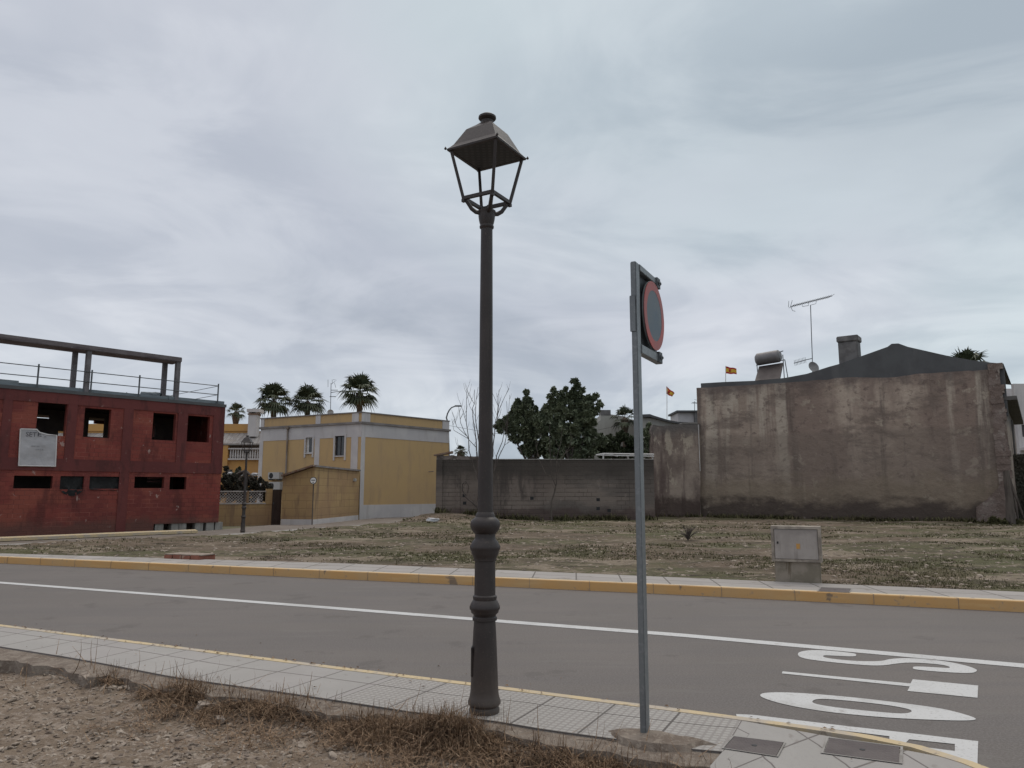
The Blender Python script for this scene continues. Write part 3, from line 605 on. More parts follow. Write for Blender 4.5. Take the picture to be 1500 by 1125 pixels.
for k in range(4):
    a = ph+k*pi/2; d = Vector((cos(a), sin(a), 0))
    pts = [d*.045+Vector((0, 0, cz-.005)), d*.085+Vector((0, 0, cz+.0)), d*.118+Vector((0, 0, cz+.022)), d*.140+Vector((0, 0, cz+.055)), d*.165+Vector((0, 0, zb-.012)), d*.178+Vector((0, 0, zb))]
    mb.tube(pts, [.017, .017, .016, .015, .014, .013], 6)
    mb.tube([d*.03+Vector((0, 0, cz)), d*.035+Vector((0, 0, cz+.05))], .008, 6)
mb.build('lantern_bracket', M['cast_iron'], lan, smooth=True)
zn = lampm(9, 181)[1]; zbk = lampm(9, 203)[1]+.045
mb = MB(); rings = [ring4(.312, zt-.012), ring4(.316, zt+.002), ring4(.288, zt+.022), ring4(.262, zt+.045), ring4(.165, zbk+.01), ring4(.085, zn-.02), ring4(.050, zn+.005), ring4(.04, zn+.01)]
inn_ = ring4(.275, zt-.012), ring4(.26, zt+.03)
vs = [v for r_ in rings for v in r_]; fs = []
for i in range(len(rings)-1):
    for k in range(4): fs.append((i*4+k, i*4+(k+1) % 4, i*4+4+(k+1) % 4, i*4+4+k))
n0 = len(vs); vs += inn_[0]+inn_[1]
for k in range(4): fs += [(k, (k+1) % 4, n0+(k+1) % 4, n0+k), (n0+k, n0+(k+1) % 4, n0+4+(k+1) % 4, n0+4+k)]
fs.append((n0+4, n0+5, n0+6, n0+7)); mb.add(vs, fs)
mb.build('lantern_roof', M['cast_iron'], lan)
for k, c_ in enumerate(ring4(.325, zt+.004)): MB().lathe([(.004, -.010), (.010, -.005), (.010, .002), (.005, .010), (.002, .015)], c_, 8).build('corner_finial', M['cast_iron'], lan, smooth=True)
mb = MB(); c4 = ring4(.27, zt-.004); mb.prism([(v.x, v.y) for v in c4], zt-.010, zt+.004, 'z'); mb.build('led_module', M['led'], lan)
def fz(y): return lampm(1, y)[1]
zf = zn-.005
mb = MB().lathe([(.058, zf-.01), (.050, zf+.004), (.046, zf+.016), (.047, zf+.026), (.060, zf+.034), (.069, zf+.045), (.068, zf+.060), (.052, zf+.072), (.02, zf+.077), (.005, zf+.078)], n=24)
mb.build('lantern_finial', M['cast_iron'], lan, smooth=True)
lb2 = G(355.5, 780, .12)
l2 = copy_tree(lamp); l2.location = lb2; l2.scale = (.845,)*3; l2.rotation_euler = (0, 0, R(33)); l2['label'] = 'distant dark street lamp in front of the white lattice wall'

# ---------------------------------------------------------------- no parking sign on its post
SB = G(945, 1076, .12)
sg = thing('traffic_sign', 'round traffic sign with red rim on a galvanised post, seen almost edge on', 'traffic sign', SB)
dd = Vector((sin(R(27)), cos(R(27)), 0)); nn = Vector((dd.y, -dd.x, 0))
def zs(y): return z_on(y, SB)-SB.z
mb = MB(); mb.obox((0, 0, zs(385)/2), .040, .080, zs(385), nn)   # 80 mm along dd
pz = mb.build('post', M['galv'], sg, bevel=.005)
pz.rotation_euler = (0, R(.12), 0)
def along(t, off, z): return dd*t+nn*off+Vector((0, 0, z))
zt_, zb_ = 3.085, 2.405; tw = .50
zc_ = zs(462)+.065
mb = MB(); c_ = along(.04+tw/2, -.012, zc_); mb.obox(c_, tw, .006, .60, dd)
mb.build('backing_panel', M['galv_dark'], sg)
mb = MB(); ztop = zs(385)-.025; zbot = zc_-.29
mb.obox(along(.04+tw/2, .006, ztop), tw, .052, .045, dd); mb.obox(along(.04+tw/2, .006, zbot), tw, .052, .060, dd)
mb.obox(along(-.041, -.002, zc_-.06), .006, .042, .25, dd)
mb.build('bracket_rail', M['galv'], sg, bevel=.006)
for z_ in (ztop-.01, zbot+.005):
    mb = MB(); mb.obox(along(.455, .034, z_), .075, .020, .075, dd); mb.obox(along(.455, .046, z_), .04, .012, .03, dd)
    for t_ in (.435, .475): mb.tube([along(t_, .03, z_), along(t_, .056, z_)], .009, 6)
    mb.build('clamp', M['galv_dark'], sg)
def disc(mb, c, r0, r1, a, b, th, n=48):
    vs = []
    for off in (0, th):
        for rr in (r0, r1):
            for k in range(n):
                w = 2*pi*k/n; vs.append(c+a*(rr*cos(w))+b*(rr*sin(w))+a.cross(b)*off)
    fs = []
    for k in range(n):
        q = (k+1) % n
        fs += [(k, q, n+q, n+k), (2*n+k, 2*n+q, 3*n+q, 3*n+k), (n+k, n+q, 3*n+q, 3*n+k), (k, q, 2*n+q, 2*n+k)]
    mb.add(vs, fs)
RD = .250; tc_ = .04+.285; Z = Vector((0, 0, 1))
C0 = along(tc_, .036, zc_-.004)
mb = MB(); disc(mb, C0, RD-.012, RD, dd, Z, -.010); disc(mb, C0-nn*.004, .001, RD-.001, dd, Z, -.004); mb.build('disc_rim', M['galv'], sg)
sgn = (dd.cross(Z)).dot(nn)
mb = MB(); disc(mb, C0+nn*.003, .183, RD-.002, dd, Z, .003*sgn); mb.build('red_ring', M['sign_red'], sg)
mb = MB(); disc(mb, C0+nn*.002, .001, .184, dd, Z, .003*sgn); mb.build('blue_field', M['sign_blue'], sg)
# concrete footing lump at the post
mb = MB(); n = 26; 
for j in range(7):
    for k in range(n):
        a = 2*pi*k/n; rr = (j/6); wob = 1+.18*noise.noise(Vector((cos(a)*1.5, sin(a)*1.5, 2)))
        x = cos(a)*rr*wob*.44*(1 if cos(a) > 0 else .8)+.0; y = sin(a)*rr*wob*(.21 if sin(a) < 0 else .13)
        z = .028*(1-rr**3)+.008*noise.noise(Vector((x*9, y*9, 0)))-(.12*max(0, rr-.72)/.28 if sin(a) < .1 else .05*max(0, rr-.8)/.2)
        mb.v.append((x*.92+y*.35, y-x*.40, z))
for j in range(6):
    for k in range(n): mb.f.append((j*n+k, j*n+(k+1) % n, (j+1)*n+(k+1) % n, (j+1)*n+k))
fo = mb.build('concrete_footing', M['bed'], None, smooth=True); fo.location = SB+Vector((.03, -.06, -.004))
tag(fo, 'rough brown concrete lump round the foot of the sign post', 'footing')

# ---------------------------------------------------------------- manhole covers
def cover(pts, z, label, group):
    c = sum((Vector(G(x, y, z)) for x, y in pts), Vector())/4
    th = thing('manhole_cover', label, 'manhole cover', c, 0, group)
    q = [G(x, y, z)-c for x, y in pts]
    def sh(k): return [v*k for v in q]
    mb = MB(); o, i_ = sh(1.07), sh(1.0); vs = [v+Vector((0, 0, .003)) for v in o+i_]+[v-Vector((0, 0, .006)) for v in i_]; mb.add(vs, [(k, (k+1) % 4, 4+(k+1) % 4, 4+k) for k in range(4)]+[(4+k, 4+(k+1) % 4, 8+(k+1) % 4, 8+k) for k in range(4)])
    mb.build('cover_frame', M['concrete'], th)
    mb = MB(); mb.prism([(v.x, v.y) for v in sh(.975)], -.02, .002, 'z'); mb.build('lid', M['manhole'], th)
    mb = MB(); mb.lathe([(.016, .0021), (.016, .004), (.010, .0045)], (0, 0, 0), 10); mb.build('lift_hole', M['black'], th)
cover([(1075, 1079), (1148.5, 1088), (1137.5, 1108), (1060, 1096)], .119, 'smaller rectangular manhole cover in the near pavement, closer to the sign post', 'manhole covers')
cover([(1214, 1081), (1319, 1094.5), (1318, 1118), (1206, 1103)], .119, 'larger rectangular manhole cover in the near pavement beside the painted letter P', 'manhole covers')
cover([(1202.6, 860.5), (1247, 862.5), (1243.7, 868), (1198.5, 866)], .152, 'small manhole cover in the pavement across the road by the utility cabinet', 'manhole covers')

# ---------------------------------------------------------------- utility cabinet
F = Fac(G(1136, 853, .13), G(1203, 856, .13)); 
cb_ = thing('utility_cabinet', 'grey concrete utility cabinet with an orange sticker beside the far pavement', 'cabinet', (F.A.x, F.A.y, .13), F.ang)
w = F.len; zt_c = F.uv(1168, 771)[1]-.13; zm = F.uv(1168, 823)[1]-.13
MB().box(.0, w-.0, .02, .30, -.1, zm).build('plinth', M['plinth'], cb_, bevel=.01)
mb = MB(); x0, x1 = -.035, w+.035
mb.box(x0, x0+.045, -.03, .33, zm, zt_c); mb.box(x1-.045, x1, -.03, .33, zm, zt_c); mb.box(x0+.045, x1-.045, -.03, .33, zt_c-.045, zt_c); mb.box(x0+.045, x1-.045, -.03, .33, zm, zm+.04); mb.box(x0+.045, x1-.045, .28, .33, zm+.04, zt_c-.045)
mb.build('shell', M['box_shell'], cb_)
d = MB().box(x0+.050, x1-.050, -.022, .01, zm+.044, zt_c-.050).build('door', M['metal_box'], cb_, bevel=.005)
MB().box(x0+.09, x0+.115, -.034, -.022, (zm+zt_c)/2+.0, (zm+zt_c)/2+.035).build('lock', M['black'], d)
MB().box(.36, .42, -.0255, -.0225, zm+.215, zm+.30).build('warning_sticker', M['orange_label'], d)

# ---------------------------------------------------------------- small things on the ground
mb = MB()
Fb = Fac(G(240, 818, .15), G(287, 820, .15))
bk_ = thing('brick_drain', 'low red brick drain edge lying along the far pavement on the left', 'brick kerb', (Fb.A.x, Fb.A.y, .13), Fb.ang)
for i in range(4): MB().box(i*.26, i*.26+.24, 0, .5, -.05, .10+.012*(i % 2)).build('brick', M['terracotta'], bk_, bevel=.008)
MB().box(-.02, 1.05, .02, .48, .10, .125).build('mortar_cap', M['rock'], bk_, bevel=.008)
def rock(name, p, sx, sy, sz, label, rz=0., m='rock', group=None, seed=0):
    bm = bmesh.new(); bmesh.ops.create_icosphere(bm, subdivisions=3, radius=1)
    for v in bm.verts:
        q = v.co.copy(); k = 1+.35*noise.noise(q*1.2+Vector((seed, 0, 0)))+.12*noise.noise(q*3.5+Vector((seed, 3, 0)))
        q = Vector((max(-.75, min(.75, q.x)), max(-.75, min(.75, q.y)), max(-.6, min(.6, q.z))))*k
        v.co = Vector((q.x*sx, q.y*sy, q.z*sz))
    me = bpy.data.meshes.new(name); bm.to_mesh(me); bm.free(); me.materials.append(M[m])
    o = bpy.data.objects.new(name, me); COL.objects.link(o); o.location = p; o.rotation_euler = (.1, .05, rz); tag(o, label, 'rubble', group); return o
for i, (x, y, s, lab) in enumerate([(143, 999, .17, 'flat slab of broken concrete under the pavement edge on the left'), (308, 1037, .13, 'tilted chunk of concrete in the dry grass'), (323, 1051, .075, 'small pale chunk of concrete in front of the tilted one'), (249, 1013, .06, 'pale stone below the broken pavement edge'), (92, 985, .10, 'lumpy stone near the left end of the verge')]):
    p = G(x, y, 0); p.z = verge_z(p.x, p.y)+s*.12; rock('concrete_chunk', p, s, s*.6, s*.42, lab, random.uniform(0, 3), 'rock', 'broken concrete on the verge', i*5)
for i, (x, y, s, lab) in enumerate([(634, 763, .35, 'white bag of litter lying left of the grey wall corner'), (653, 757, .3, 'crumpled white litter against the foot of the grey wall')]):
    p = G(x, y, .3); rock('litter', p+Vector((0, 0, .05)), s, s*.6, s*.35, lab, .5, 'tarp', 'litter by the grey wall', i*9+40)

# gravel, dry stalks on the verge
def fast(name, vs, fs, m, smooth=False):
    me = bpy.data.meshes.new(name); me.from_pydata(vs, [], fs); me.materials.append(m)
    o = bpy.data.objects.new(name, me); COL.objects.link(o); return o
bm = bmesh.new(); bmesh.ops.create_icosphere(bm, subdivisions=1, radius=1); IV = [v.co.copy() for v in bm.verts]; IF = [[v.index for v in f.verts] for f in bm.faces]; bm.free()
vs, fs = [], []
rn = random.Random(3)
cnt = 0
while cnt < 15000:
    x = rn.uniform(-8.5, 1.2); y = rn.uniform(2.6, 8.4)
    if y > back_y(x)-.05: continue
    dens = .42+.9*noise.fractal(Vector((x*.9, y*.9, 3)), 1, 2, 3)+(.35 if y < 5.6 else 0)
    if rn.random() > dens: continue
    s = rn.uniform(.006, .015)*(1.8 if rn.random() < .14 else 1)*(1.9 if rn.random() < .02 else 1); z = verge_z(x, y)
    rx, rz_ = rn.uniform(0, 3), rn.uniform(0, 6.3); a, b, c_ = s*rn.uniform(.9, 1.8), s*rn.uniform(.6, 1.1), s*rn.uniform(.35, .8)
    cz_, sz_ = cos(rz_), sin(rz_); n = len(vs); off = Vector((rn.uniform(0, 50), 0, 0)); tl = rn.uniform(-.5, .5)
    for v in IV:
        k = 1+.5*noise.noise(v*1.7+off); X, Y, Zz = v.x*a*k, v.y*b*k, v.z*c_*k; Zz += X*tl
        vs.append((x+X*cz_-Y*sz_, y+X*sz_+Y*cz_, z+Zz+s*.2))
    fs += [tuple(i+n for i in f) for f in IF]; cnt += 1
tag(fast('gravel', vs, fs, M['gravel']), 'loose pale gravel and stones scattered over the bare verge', 'gravel', kind='stuff')
def blade(vs, fs, p, ang, h, w, lean, curl, segs=3):
    d = Vector((cos(ang), sin(ang), 0)); sd = Vector((-d.y, d.x, 0)); n = len(vs); q = Vector(p); th = lean
    for i in range(segs+1):
        ww = w*(1-i/segs*.8); vs.append(tuple(q-sd*ww)); vs.append(tuple(q+sd*ww))
        st = h/segs; q = q+Vector((d.x*sin(th)*st, d.y*sin(th)*st, cos(th)*st)); th += curl
        if i: a = n+(i-1)*2; fs.append((a, a+1, a+3, a+2))
vs, fs = [], []
def straw_density(x, y):
    d = back_y(x)-y
    if d < -.02 or d > 1.5: return 0
    k = noise.fractal(Vector((x*2.4, y*2.4, 5)), 1, 2, 3)
    if x > -3.0: b = math.exp(-((d-.22)/.24)**2)*(.75+1.1*k)+(.7 if x > -1.2 else .2)*math.exp(-((d-.6)/.45)**2)*(.35+1.6*k)
    else: b = math.exp(-((d-.14)/.13)**2)*(.05+1.5*noise.noise(Vector((x*1.7, 1, 0)))+.6*k)*(.7 if x > -4.6 else .3)
    return max(0, b)
def stalk(x, y, z, L_, w_, lean, curl, n=5):
    blade(vs, fs, (x, y, z), rn.uniform(0, 6.3), L_, w_, lean, curl, n)
cnt = 0
while cnt < 17000:
    x = rn.uniform(-8.5, 1.22); y = rn.uniform(2.8, 8.4)
    if rn.random() > straw_density(x, y): continue
    z = verge_z(x, y); cnt += 1
    if rn.random() < .80: stalk(x, y, z+rn.uniform(-.004, .045), rn.uniform(.04, .16), rn.uniform(.0016, .0042), rn.uniform(1.2, 1.8), rn.uniform(-.35, .35), 4)
    else: stalk(x, y, z-.005, rn.uniform(.04, .12), rn.uniform(.0016, .0036), rn.uniform(.6, 1.3), rn.uniform(.1, .55), 5)
# thicker pale stems lying across the tangle
for _ in range(900):
    x = rn.uniform(-4.4, 1.2); y = back_y(x)-abs(rn.gauss(.25, .22)); 
    if rn.random() > .25+straw_density(x, y): continue
    stalk(x, y, verge_z(x, y)+rn.uniform(.01, .07), rn.uniform(.12, .34), rn.uniform(.0026, .0050), rn.uniform(.8, 1.7), rn.uniform(-.25, .4), 7)
# heaps of stalks: at the lamp foot and along the edge
for hx, hd, sx, sy, hh_, nn_ in ((LB.x-.22, .16, .30, .13, .13, 2600), (LB.x-.75, .24, .22, .12, .07, 900), (-1.75, .20, .35, .12, .08, 1100), (-2.55, .16, .30, .10, .09, 900), (.35, .30, .35, .16, .07, 1100), (.95, .30, .22, .16, .05, 600), (-3.4, .15, .25, .08, .05, 400)):
    for _ in range(nn_):
        x = hx+rn.gauss(0, sx*.55); dd_ = hd+rn.gauss(0, sy*.7); y = back_y(x)-dd_
        if dd_ < -.04 or x > 1.22: continue
        hp = hh_*math.exp(-(((x-hx)/sx)**2+((dd_-hd)/sy)**2)); stalk(x, y, verge_z(x, y)+rn.uniform(0, 1)**.6*hp, rn.uniform(.05, .20), rn.uniform(.0018, .0044), rn.uniform(.9, 1.9), rn.uniform(-.5, .5), 5)
tag(fast('dry_stalks', vs, fs, M['straw']), 'tangled brown dry stalks along the near pavement edge', 'dry grass', kind='stuff')
vl, fl = [], []
kr = resample(cut(kerb_near, -9, 2.2), .05)
for _ in range(420):
    p = rn.choice(kr); o_ = rn.gauss(-.02, .05) if rn.random() < .75 else rn.uniform(-1.0, 1.2)
    x, y = p.x+rn.uniform(-.05, .05), p.y+o_
    z = .006 if o_ > .01 else .126
    if -.01 <= o_ <= .01: z = .128
    if o_ < -.95 or (x > -.5 and rn.random() < .6): continue
    s_ = rn.uniform(.006, .022); a = rn.uniform(0, 6.3); n = len(vl)
    vl += [(x+cos(a)*s_, y+sin(a)*s_, z), (x-sin(a)*s_*.5, y+cos(a)*s_*.5, z+s_*.5), (x-cos(a)*s_, y-sin(a)*s_, z+.002), (x+sin(a)*s_*.5, y-cos(a)*s_*.5, z+s_*.2)]; fl.append((n, n+1, n+2, n+3))
tag(fast('leaf_litter', vl, fl, M['straw']), 'small dead leaves gathered along the near kerb', 'leaf litter', kind='stuff')
# weeds and grass on the lot
vs, fs = [], []; cnt = 0
while cnt < 23000:
    px_, py_ = rn.uniform(-40, 1540), rn.uniform(762, 862); p = G(px_, py_, .12); x, y = p.x, p.y
    if y > 46 or y < bf_y(x)+.02 or x < lot_xl(y)+.4: continue
    q = noise.fractal(Vector((x*.22, y*.35, 1)), 1, 2, 4)+.35*noise.noise(Vector((x*1.3, y*1.6, 8)))
    left = 1 if px_ > 350 else .35
    if rn.random() > left*max(0, min(1, (q-.02)*4))+(.30 if y-bf_y(x) < .35 else 0): continue
    z = lot_z(x, y); h = rn.uniform(.015, .06)*(1+.02*(y-12))
    for _ in range(2): blade(vs, fs, (x+rn.uniform(-.04, .04), y+rn.uniform(-.04, .04), z-.01), rn.uniform(0, 6.3), h, .006+.0010*(y-12), rn.uniform(.1, 1.1), rn.uniform(0, .5), 2)
    cnt += 1
tag(fast('lot_grass', vs, fs, M['weed']), 'short dull grass and weeds in patches over the empty lot', 'grass', kind='stuff')
vs, fs = [], []
for _ in range(2600):
    px_, py_ = rn.uniform(-20, 1520), 765+95*rn.random()**1.3; p = G(px_, py_, .12); x, y = p.x, p.y
    if y > 46 or y < bf_y(x)+.05 or x < lot_xl(y)+.3: continue
    s = rn.uniform(.015, .05)*(1+.03*(y-12)); z = lot_z(x, y); n = len(vs); off = Vector((rn.uniform(0, 50), 0, 0)); a = rn.uniform(0, 6.3)
    for v in IV:
        k = 1+.5*noise.noise(v*1.7+off); X, Y = v.x*s*1.3*k, v.y*s*k; vs.append((x+X*cos(a)-Y*sin(a), y+X*sin(a)+Y*cos(a), z+v.z*s*.5*k))
    fs += [tuple(i+n for i in f) for f in IF]
tag(fast('lot_stones', vs, fs, M['gravel']), 'scattered pale stones over the empty lot', 'gravel', kind='stuff')

# ---------------------------------------------------------------- red building under construction
F = Fac(G(0, 787, 0), G(322, 775.2, 0)); FR = F
rb = thing('unfinished_building', 'two storey dark red brick building under construction with empty window openings', 'building', (F.A.x, F.A.y, 0), F.ang)
u1 = F.uv(324, 690)[0]; u0 = -9.; ztop = (F.uv(0, 567)[1]+F.uv(320, 597)[1])/2; dep = 8.5
up = [(54, 590, 97, 638), (123, 598.5, 162, 641), (223.5, 605.5, 257, 645), (274.5, 609.5, 307, 647.5)]
dn = [(20, 697, 77, 715.5), (88, 697.5, 123, 717), (131, 698, 181, 716), (197, 698.5, 240.5, 715), (248.5, 698.5, 273, 717)]
holes = [F.rect(*r_) for r_ in up]+[F.rect(*r_) for r_ in dn]+[(-6.5, -4.6, 3.2, 4.4), (-3.4, -1.9, 3.2, 4.4), (-6.2, -4, 1.85, 2.5), (-3., -.5, 1.85, 2.5)]
zl = 0.0; zgap = F.uv(250, 767)[1]
gx = F.uv(225, 770)[0]
MB().wall(u0, gx, zl-.2, ztop, 0, .22, holes).wall(gx, u1, zgap, ztop, 0, .22, holes).build('brick_wall', M['red_brick'], rb)
zb0, zb1 = F.uv(200, 690)[1], F.uv(200, 672)[1]
mb = MB(); mb.box(u0, u1+.02, -.035, 0, zb0-.05, zb1-.1); mb.box(u0, u1+.02, -.035, 0, ztop-.42, ztop)
for xp in (-70, 8, 104, 187, 267, 320):
    a, b = F.uv(xp-(8 if xp not in (320,) else 9), 640)[0], F.uv(xp+6, 640)[0] if xp != 320 else u1+.018
    mb.box(a, min(b, u1+.018), -.033, 0, zb1-.1, ztop-.42)
    if xp in (187,): mb.box(a, b, -.033, 0, -.2, zb0-.05)
mb.build('concrete_frame', M['red_frame'], rb)
MB().box(u0, u1+.05, -.07, .30, ztop, ztop+.13).build('roof_edge', M['gable'], rb)
mb = MB(); mb.box(u0, u1, .22, dep, zb0, zb0+.22); mb.box(u0, u1, .22, dep, ztop-.25, ztop-.01); mb.build('floor_slab', M['darkint'], rb)
bh = []
for q in ((54, 607.5, 74, 612.5), (129.5, 612, 154, 640), (85, 631, 94.5, 640), (224.5, 622, 229, 640)): bh.append(F.rect(*q, off=4.5))
for q in ((216, 698.5, 237, 702), (216, 704, 237, 706.5), (266, 698.5, 272.5, 702), (266, 704, 272.5, 706.5)): bh.append(F.rect(*q, off=4.5))
MB().wall(u0, u1, .0, ztop-.25, 4.5, 4.7, bh).build('inner_wall', M['darkint'], rb)
MB().wall(u0, u1, -.2, ztop, dep-.2, dep, [(h[0]-1.5, h[1]+.8, h[2]-.2, h[3]+.2) for h in bh]).build('rear_wall', M['red_brick'], rb)
MB().box(u1-.2, u1, .22, dep, zgap, ztop-.01).build('side_wall', M['red_brick'], rb); MB().box(u0, u0+.2, .22, dep, -.2, ztop-.01).build('side_wall', M['red_brick'], rb)
mb = MB()
for q in (228, 252, 262, 287, 303, 316):
    a = F.uv(q, 770)[0]; mb.box(a, a+.35, .05, .4, -.2, zgap-.0)
mb.build('block_footing', M['concrete'], rb)
MB().box(gx-.05, u1-.1, .8, 1., -.2, zgap).build('foundation_wall', M['darkint'], rb)
# polythene over two of the low openings
def sheet(q, drop, seed):
    u_0, u_1, z_0, z_1 = F.rect(*q); mb = MB(); n = 14; m_ = 8
    for j in range(m_+1):
        for i in range(n+1):
            t = i/n; dr = drop*(1-abs(2*t-1)**2.2)+.03*noise.noise(Vector((t*6, seed, 0)))
            zz = z_1+.05-(z_1-z_0+.08+dr)*(j/m_); y = (.10 if zz > z_0-.02 else -.03)+.05*noise.fractal(Vector((t*4, j/m_*3, seed)), 1, 2, 3)
            mb.v.append((u_0+.02+(u_1-u_0-.04)*t, y, zz))
    for j in range(m_):
        for i in range(n): a = j*(n+1)+i; mb.f.append((a, a+1, a+n+2, a+n+1))
    return mb.build('plastic_sheet', M['sheet'], rb, smooth=True)
sheet(dn[1], .22, 3.3); sheet(dn[2], .03, 8.1)
# concrete frame on the roof
fr = thing('roof_pergola', 'unfinished concrete beam frame on posts standing on the roof edge of the red building', 'concrete frame', (F.A.x, F.A.y, 0), F.ang)
zb_t = (F.uv(0, 485)[1]+F.uv(265, 527)[1])/2; th = .21; ue = F.uv(266, 530)[0]
MB().box(u0, ue, -.05, .92, zb_t-th, zb_t).build('beam', M['beam'], fr, bevel=.02)
for xp, off in ((260.5, .05), (127.5, .05)):
    a = F.uv(xp-2.6, 560)[0]; MB().box(a, a+.17, .02, .24, ztop, zb_t-th+.002).build('column', M['grey_frame'], fr)
for xp in (240.5, 106.5): 
    a = F.uv(xp-2.2, 560, .7)[0]; MB().box(a, a+.17, .68, .88, ztop-.01, zb_t-th+.002).build('column', M['grey_frame'], fr)
a = u0+1; MB().box(a, a+.17, .02, .24, ztop, zb_t-th+.002).build('column', M['grey_frame'], fr)
# guard rail
gr = thing('guard_rail', 'thin metal guard rail with two bars along the roof edge of the red building', 'guard rail', (F.A.x, F.A.y, 0), F.ang)
zr1 = F.uv(204, 553)[1]; zr2 = F.uv(204, 567)[1]
for i, xp in enumerate((-110, -40, 54.5, 133.5, 204, 320)):
    a, zz = F.uv(xp, 560)[0], zr1+.10
    MB().tube([(a, -.02, ztop), (a, -.02, zz)], .032, 6).build('post', M['galv_dark'], gr)
ue2 = F.uv(320, 565)[0]
for zz in (zr1, zr2): MB().tube([(u0, -.02, zz), (ue2, -.02, zz)], .018, 6).build('rail', M['galv_dark'], gr); MB().tube([(ue2, -.02, zz), (ue2, 6, zz)], .0125, 6).build('rail', M['galv_dark'], gr)
for xp in (292.5, 250, 186, 117): 
    a = F.uv(xp, 570, 6.)[0]; MB().tube([(a, 6, ztop), (a, 6, zr1+.08)], .022, 6).build('post', M['galv_dark'], gr)
MB().tube([(u0, 6, zr1), (ue2, 6, zr1)], .012, 6).build('rail', M['galv_dark'], gr); MB().tube([(u0, 6, zr2), (ue2, 6, zr2)], .012, 6).build('rail', M['galv_dark'], gr)
bd = MB(); bd.box(u0, F.uv(28, 560)[0], .04, .08, ztop+.13, ztop+.34); bd.box(F.uv(28, 560)[0], F.uv(128, 560)[0], .10, .14, ztop+.13, ztop+.28); bd.box(F.uv(128, 560)[0], F.uv(250, 560)[0], .12, .15, ztop+.13, ztop+.27); bd.box(F.uv(250, 560)[0], u1, .06, .10, ztop+.13, ztop+.28)
o = bd.build('toe_board', M['board'], gr)
for i, (xp, s, yy) in enumerate(((222, .30, 1.), (232, .22, 1.6), (245, .25, 1.2))):
    a = F.uv(xp, 575, yy)[0]; p = Vector((F.A.x, F.A.y, 0))+Vector((F.u.x, F.u.y, 0))*a+Vector((F.n.x, F.n.y, 0))*yy; p.z = ztop+.25+s*.3
    rock('rubble_sack', p, s*1.6, s, s*.9, ('low grey sack on the roof left of the far concrete post', 'small grey sack heaped against the far concrete post', 'grey sack on the roof right of the far concrete post')[i], .3, 'board', 'sacks of rubble on the red building roof', i*3+11)
# banner with its lettering
bu0, bz1 = F.uv(29, 628); bu1, _ = F.uv(80, 640); bz0 = F.uv(27, 682)[1]
bn_ = thing('banner', 'white vinyl banner with black letters hung on the dark red facade', 'banner', (F.A.x, F.A.y, 0), F.ang)
out_ = [F.uv(*q) for q in ((29.5, 628.3), (53, 629.2), (57, 633.5), (68, 636.5), (82, 637.8), (80, 683.3), (26.3, 682.3))]
mb = MB(); n = 22
def banner_y(u, z): return -.075-.035*noise.fractal(Vector((u*1.6, z*2.1+u*1.1, 2)), 1, 2, 3)
def edge_z(u):
    top = out_[:5]
    for (a, za), (b, zb2) in zip(top, top[1:]):
        if a <= u <= b: return za+(zb2-za)*(u-a)/(b-a)
    return top[0][1] if u < top[0][0] else top[-1][1]
for j in range(n+1):
    for i in range(n+1):
        t, s_ = i/n, j/n; ul, ur = out_[6][0]+(out_[0][0]-out_[6][0])*s_, out_[5][0]+(out_[4][0]-out_[5][0])*s_; u = ul+(ur-ul)*t
        zlo = out_[6][1]+(out_[5][1]-out_[6][1])*t; z = zlo+(edge_z(max(u, out_[0][0]))-zlo)*s_; mb.v.append((u, banner_y(u, z), z))
for j in range(n):
    for i in range(n): a = j*(n+1)+i; mb.f.append((a, a+1, a+n+2, a+n+1))
mb.build('cloth', M['banner'], bn_, smooth=True)
mb = MB(); P_ = [Vector((u, banner_y(u, z)-.008, z)) for u, z in out_]; mb.tube(P_+[P_[0]], .028, 4, False); mb.build('hem', M['banner_edge'], bn_)
def text_part(body, size, u, z, y, m, parent, xscale=1.0):
    cu = bpy.data.curves.new('lettering', 'FONT'); cu.body = body; cu.size = size; cu.extrude = .002; cu.resolution_u = 2
    o = bpy.data.objects.new('tmp', cu); COL.objects.link(o); dg = bpy.context.evaluated_depsgraph_get()
    me = bpy.data.meshes.new_from_object(o.evaluated_get(dg)); bpy.data.objects.remove(o); me.materials.clear(); me.materials.append(m)
    ob = bpy.data.objects.new('lettering', me); COL.objects.link(ob); ob.parent = parent; ob.location = (u, y, z); ob.rotation_euler = (pi/2, 0, 0); ob.scale = (xscale, 1, 1); return ob
a = F.uv(35.7, 639)
text_part('SET', .25, a[0], a[1]-.01, -.135, M['ink'], bn_, .96)
# the last letters disappear behind the folded corner
mb = MB(); a = F.uv(53.6, 639.4); mb.box(a[0], a[0]+.035, -.137, -.133, a[1]-.0, a[1]+.15); mb.box(a[0]+.05, a[0]+.13, -.137, -.133, a[1], a[1]+.03); mb.box(a[0]+.035, a[0]+.10, -.137, -.133, a[1]+.07, a[1]+.095); MB().box(a[0]+.22, a[0]+.30, -.137, -.133, a[1]-.02, a[1]+.015).build('lettering', M['ink_grey'], bn_); mb.build('lettering', M['ink'], bn_)
for x0_, x1_, y_ in ((44, 57, 653.8), (51, 63, 658.6)):
    mb = MB(); a, b = F.uv(x0_, y_), F.uv(x1_, y_+.9); k = a[0]
    while k < b[0]: w_ = random.uniform(.02, .05); mb.box(k, min(k+w_, b[0]), -.117, -.113, b[1], b[1]+.035); k += w_+.02
    mb.build('fine_print', M['ink_grey'], bn_)

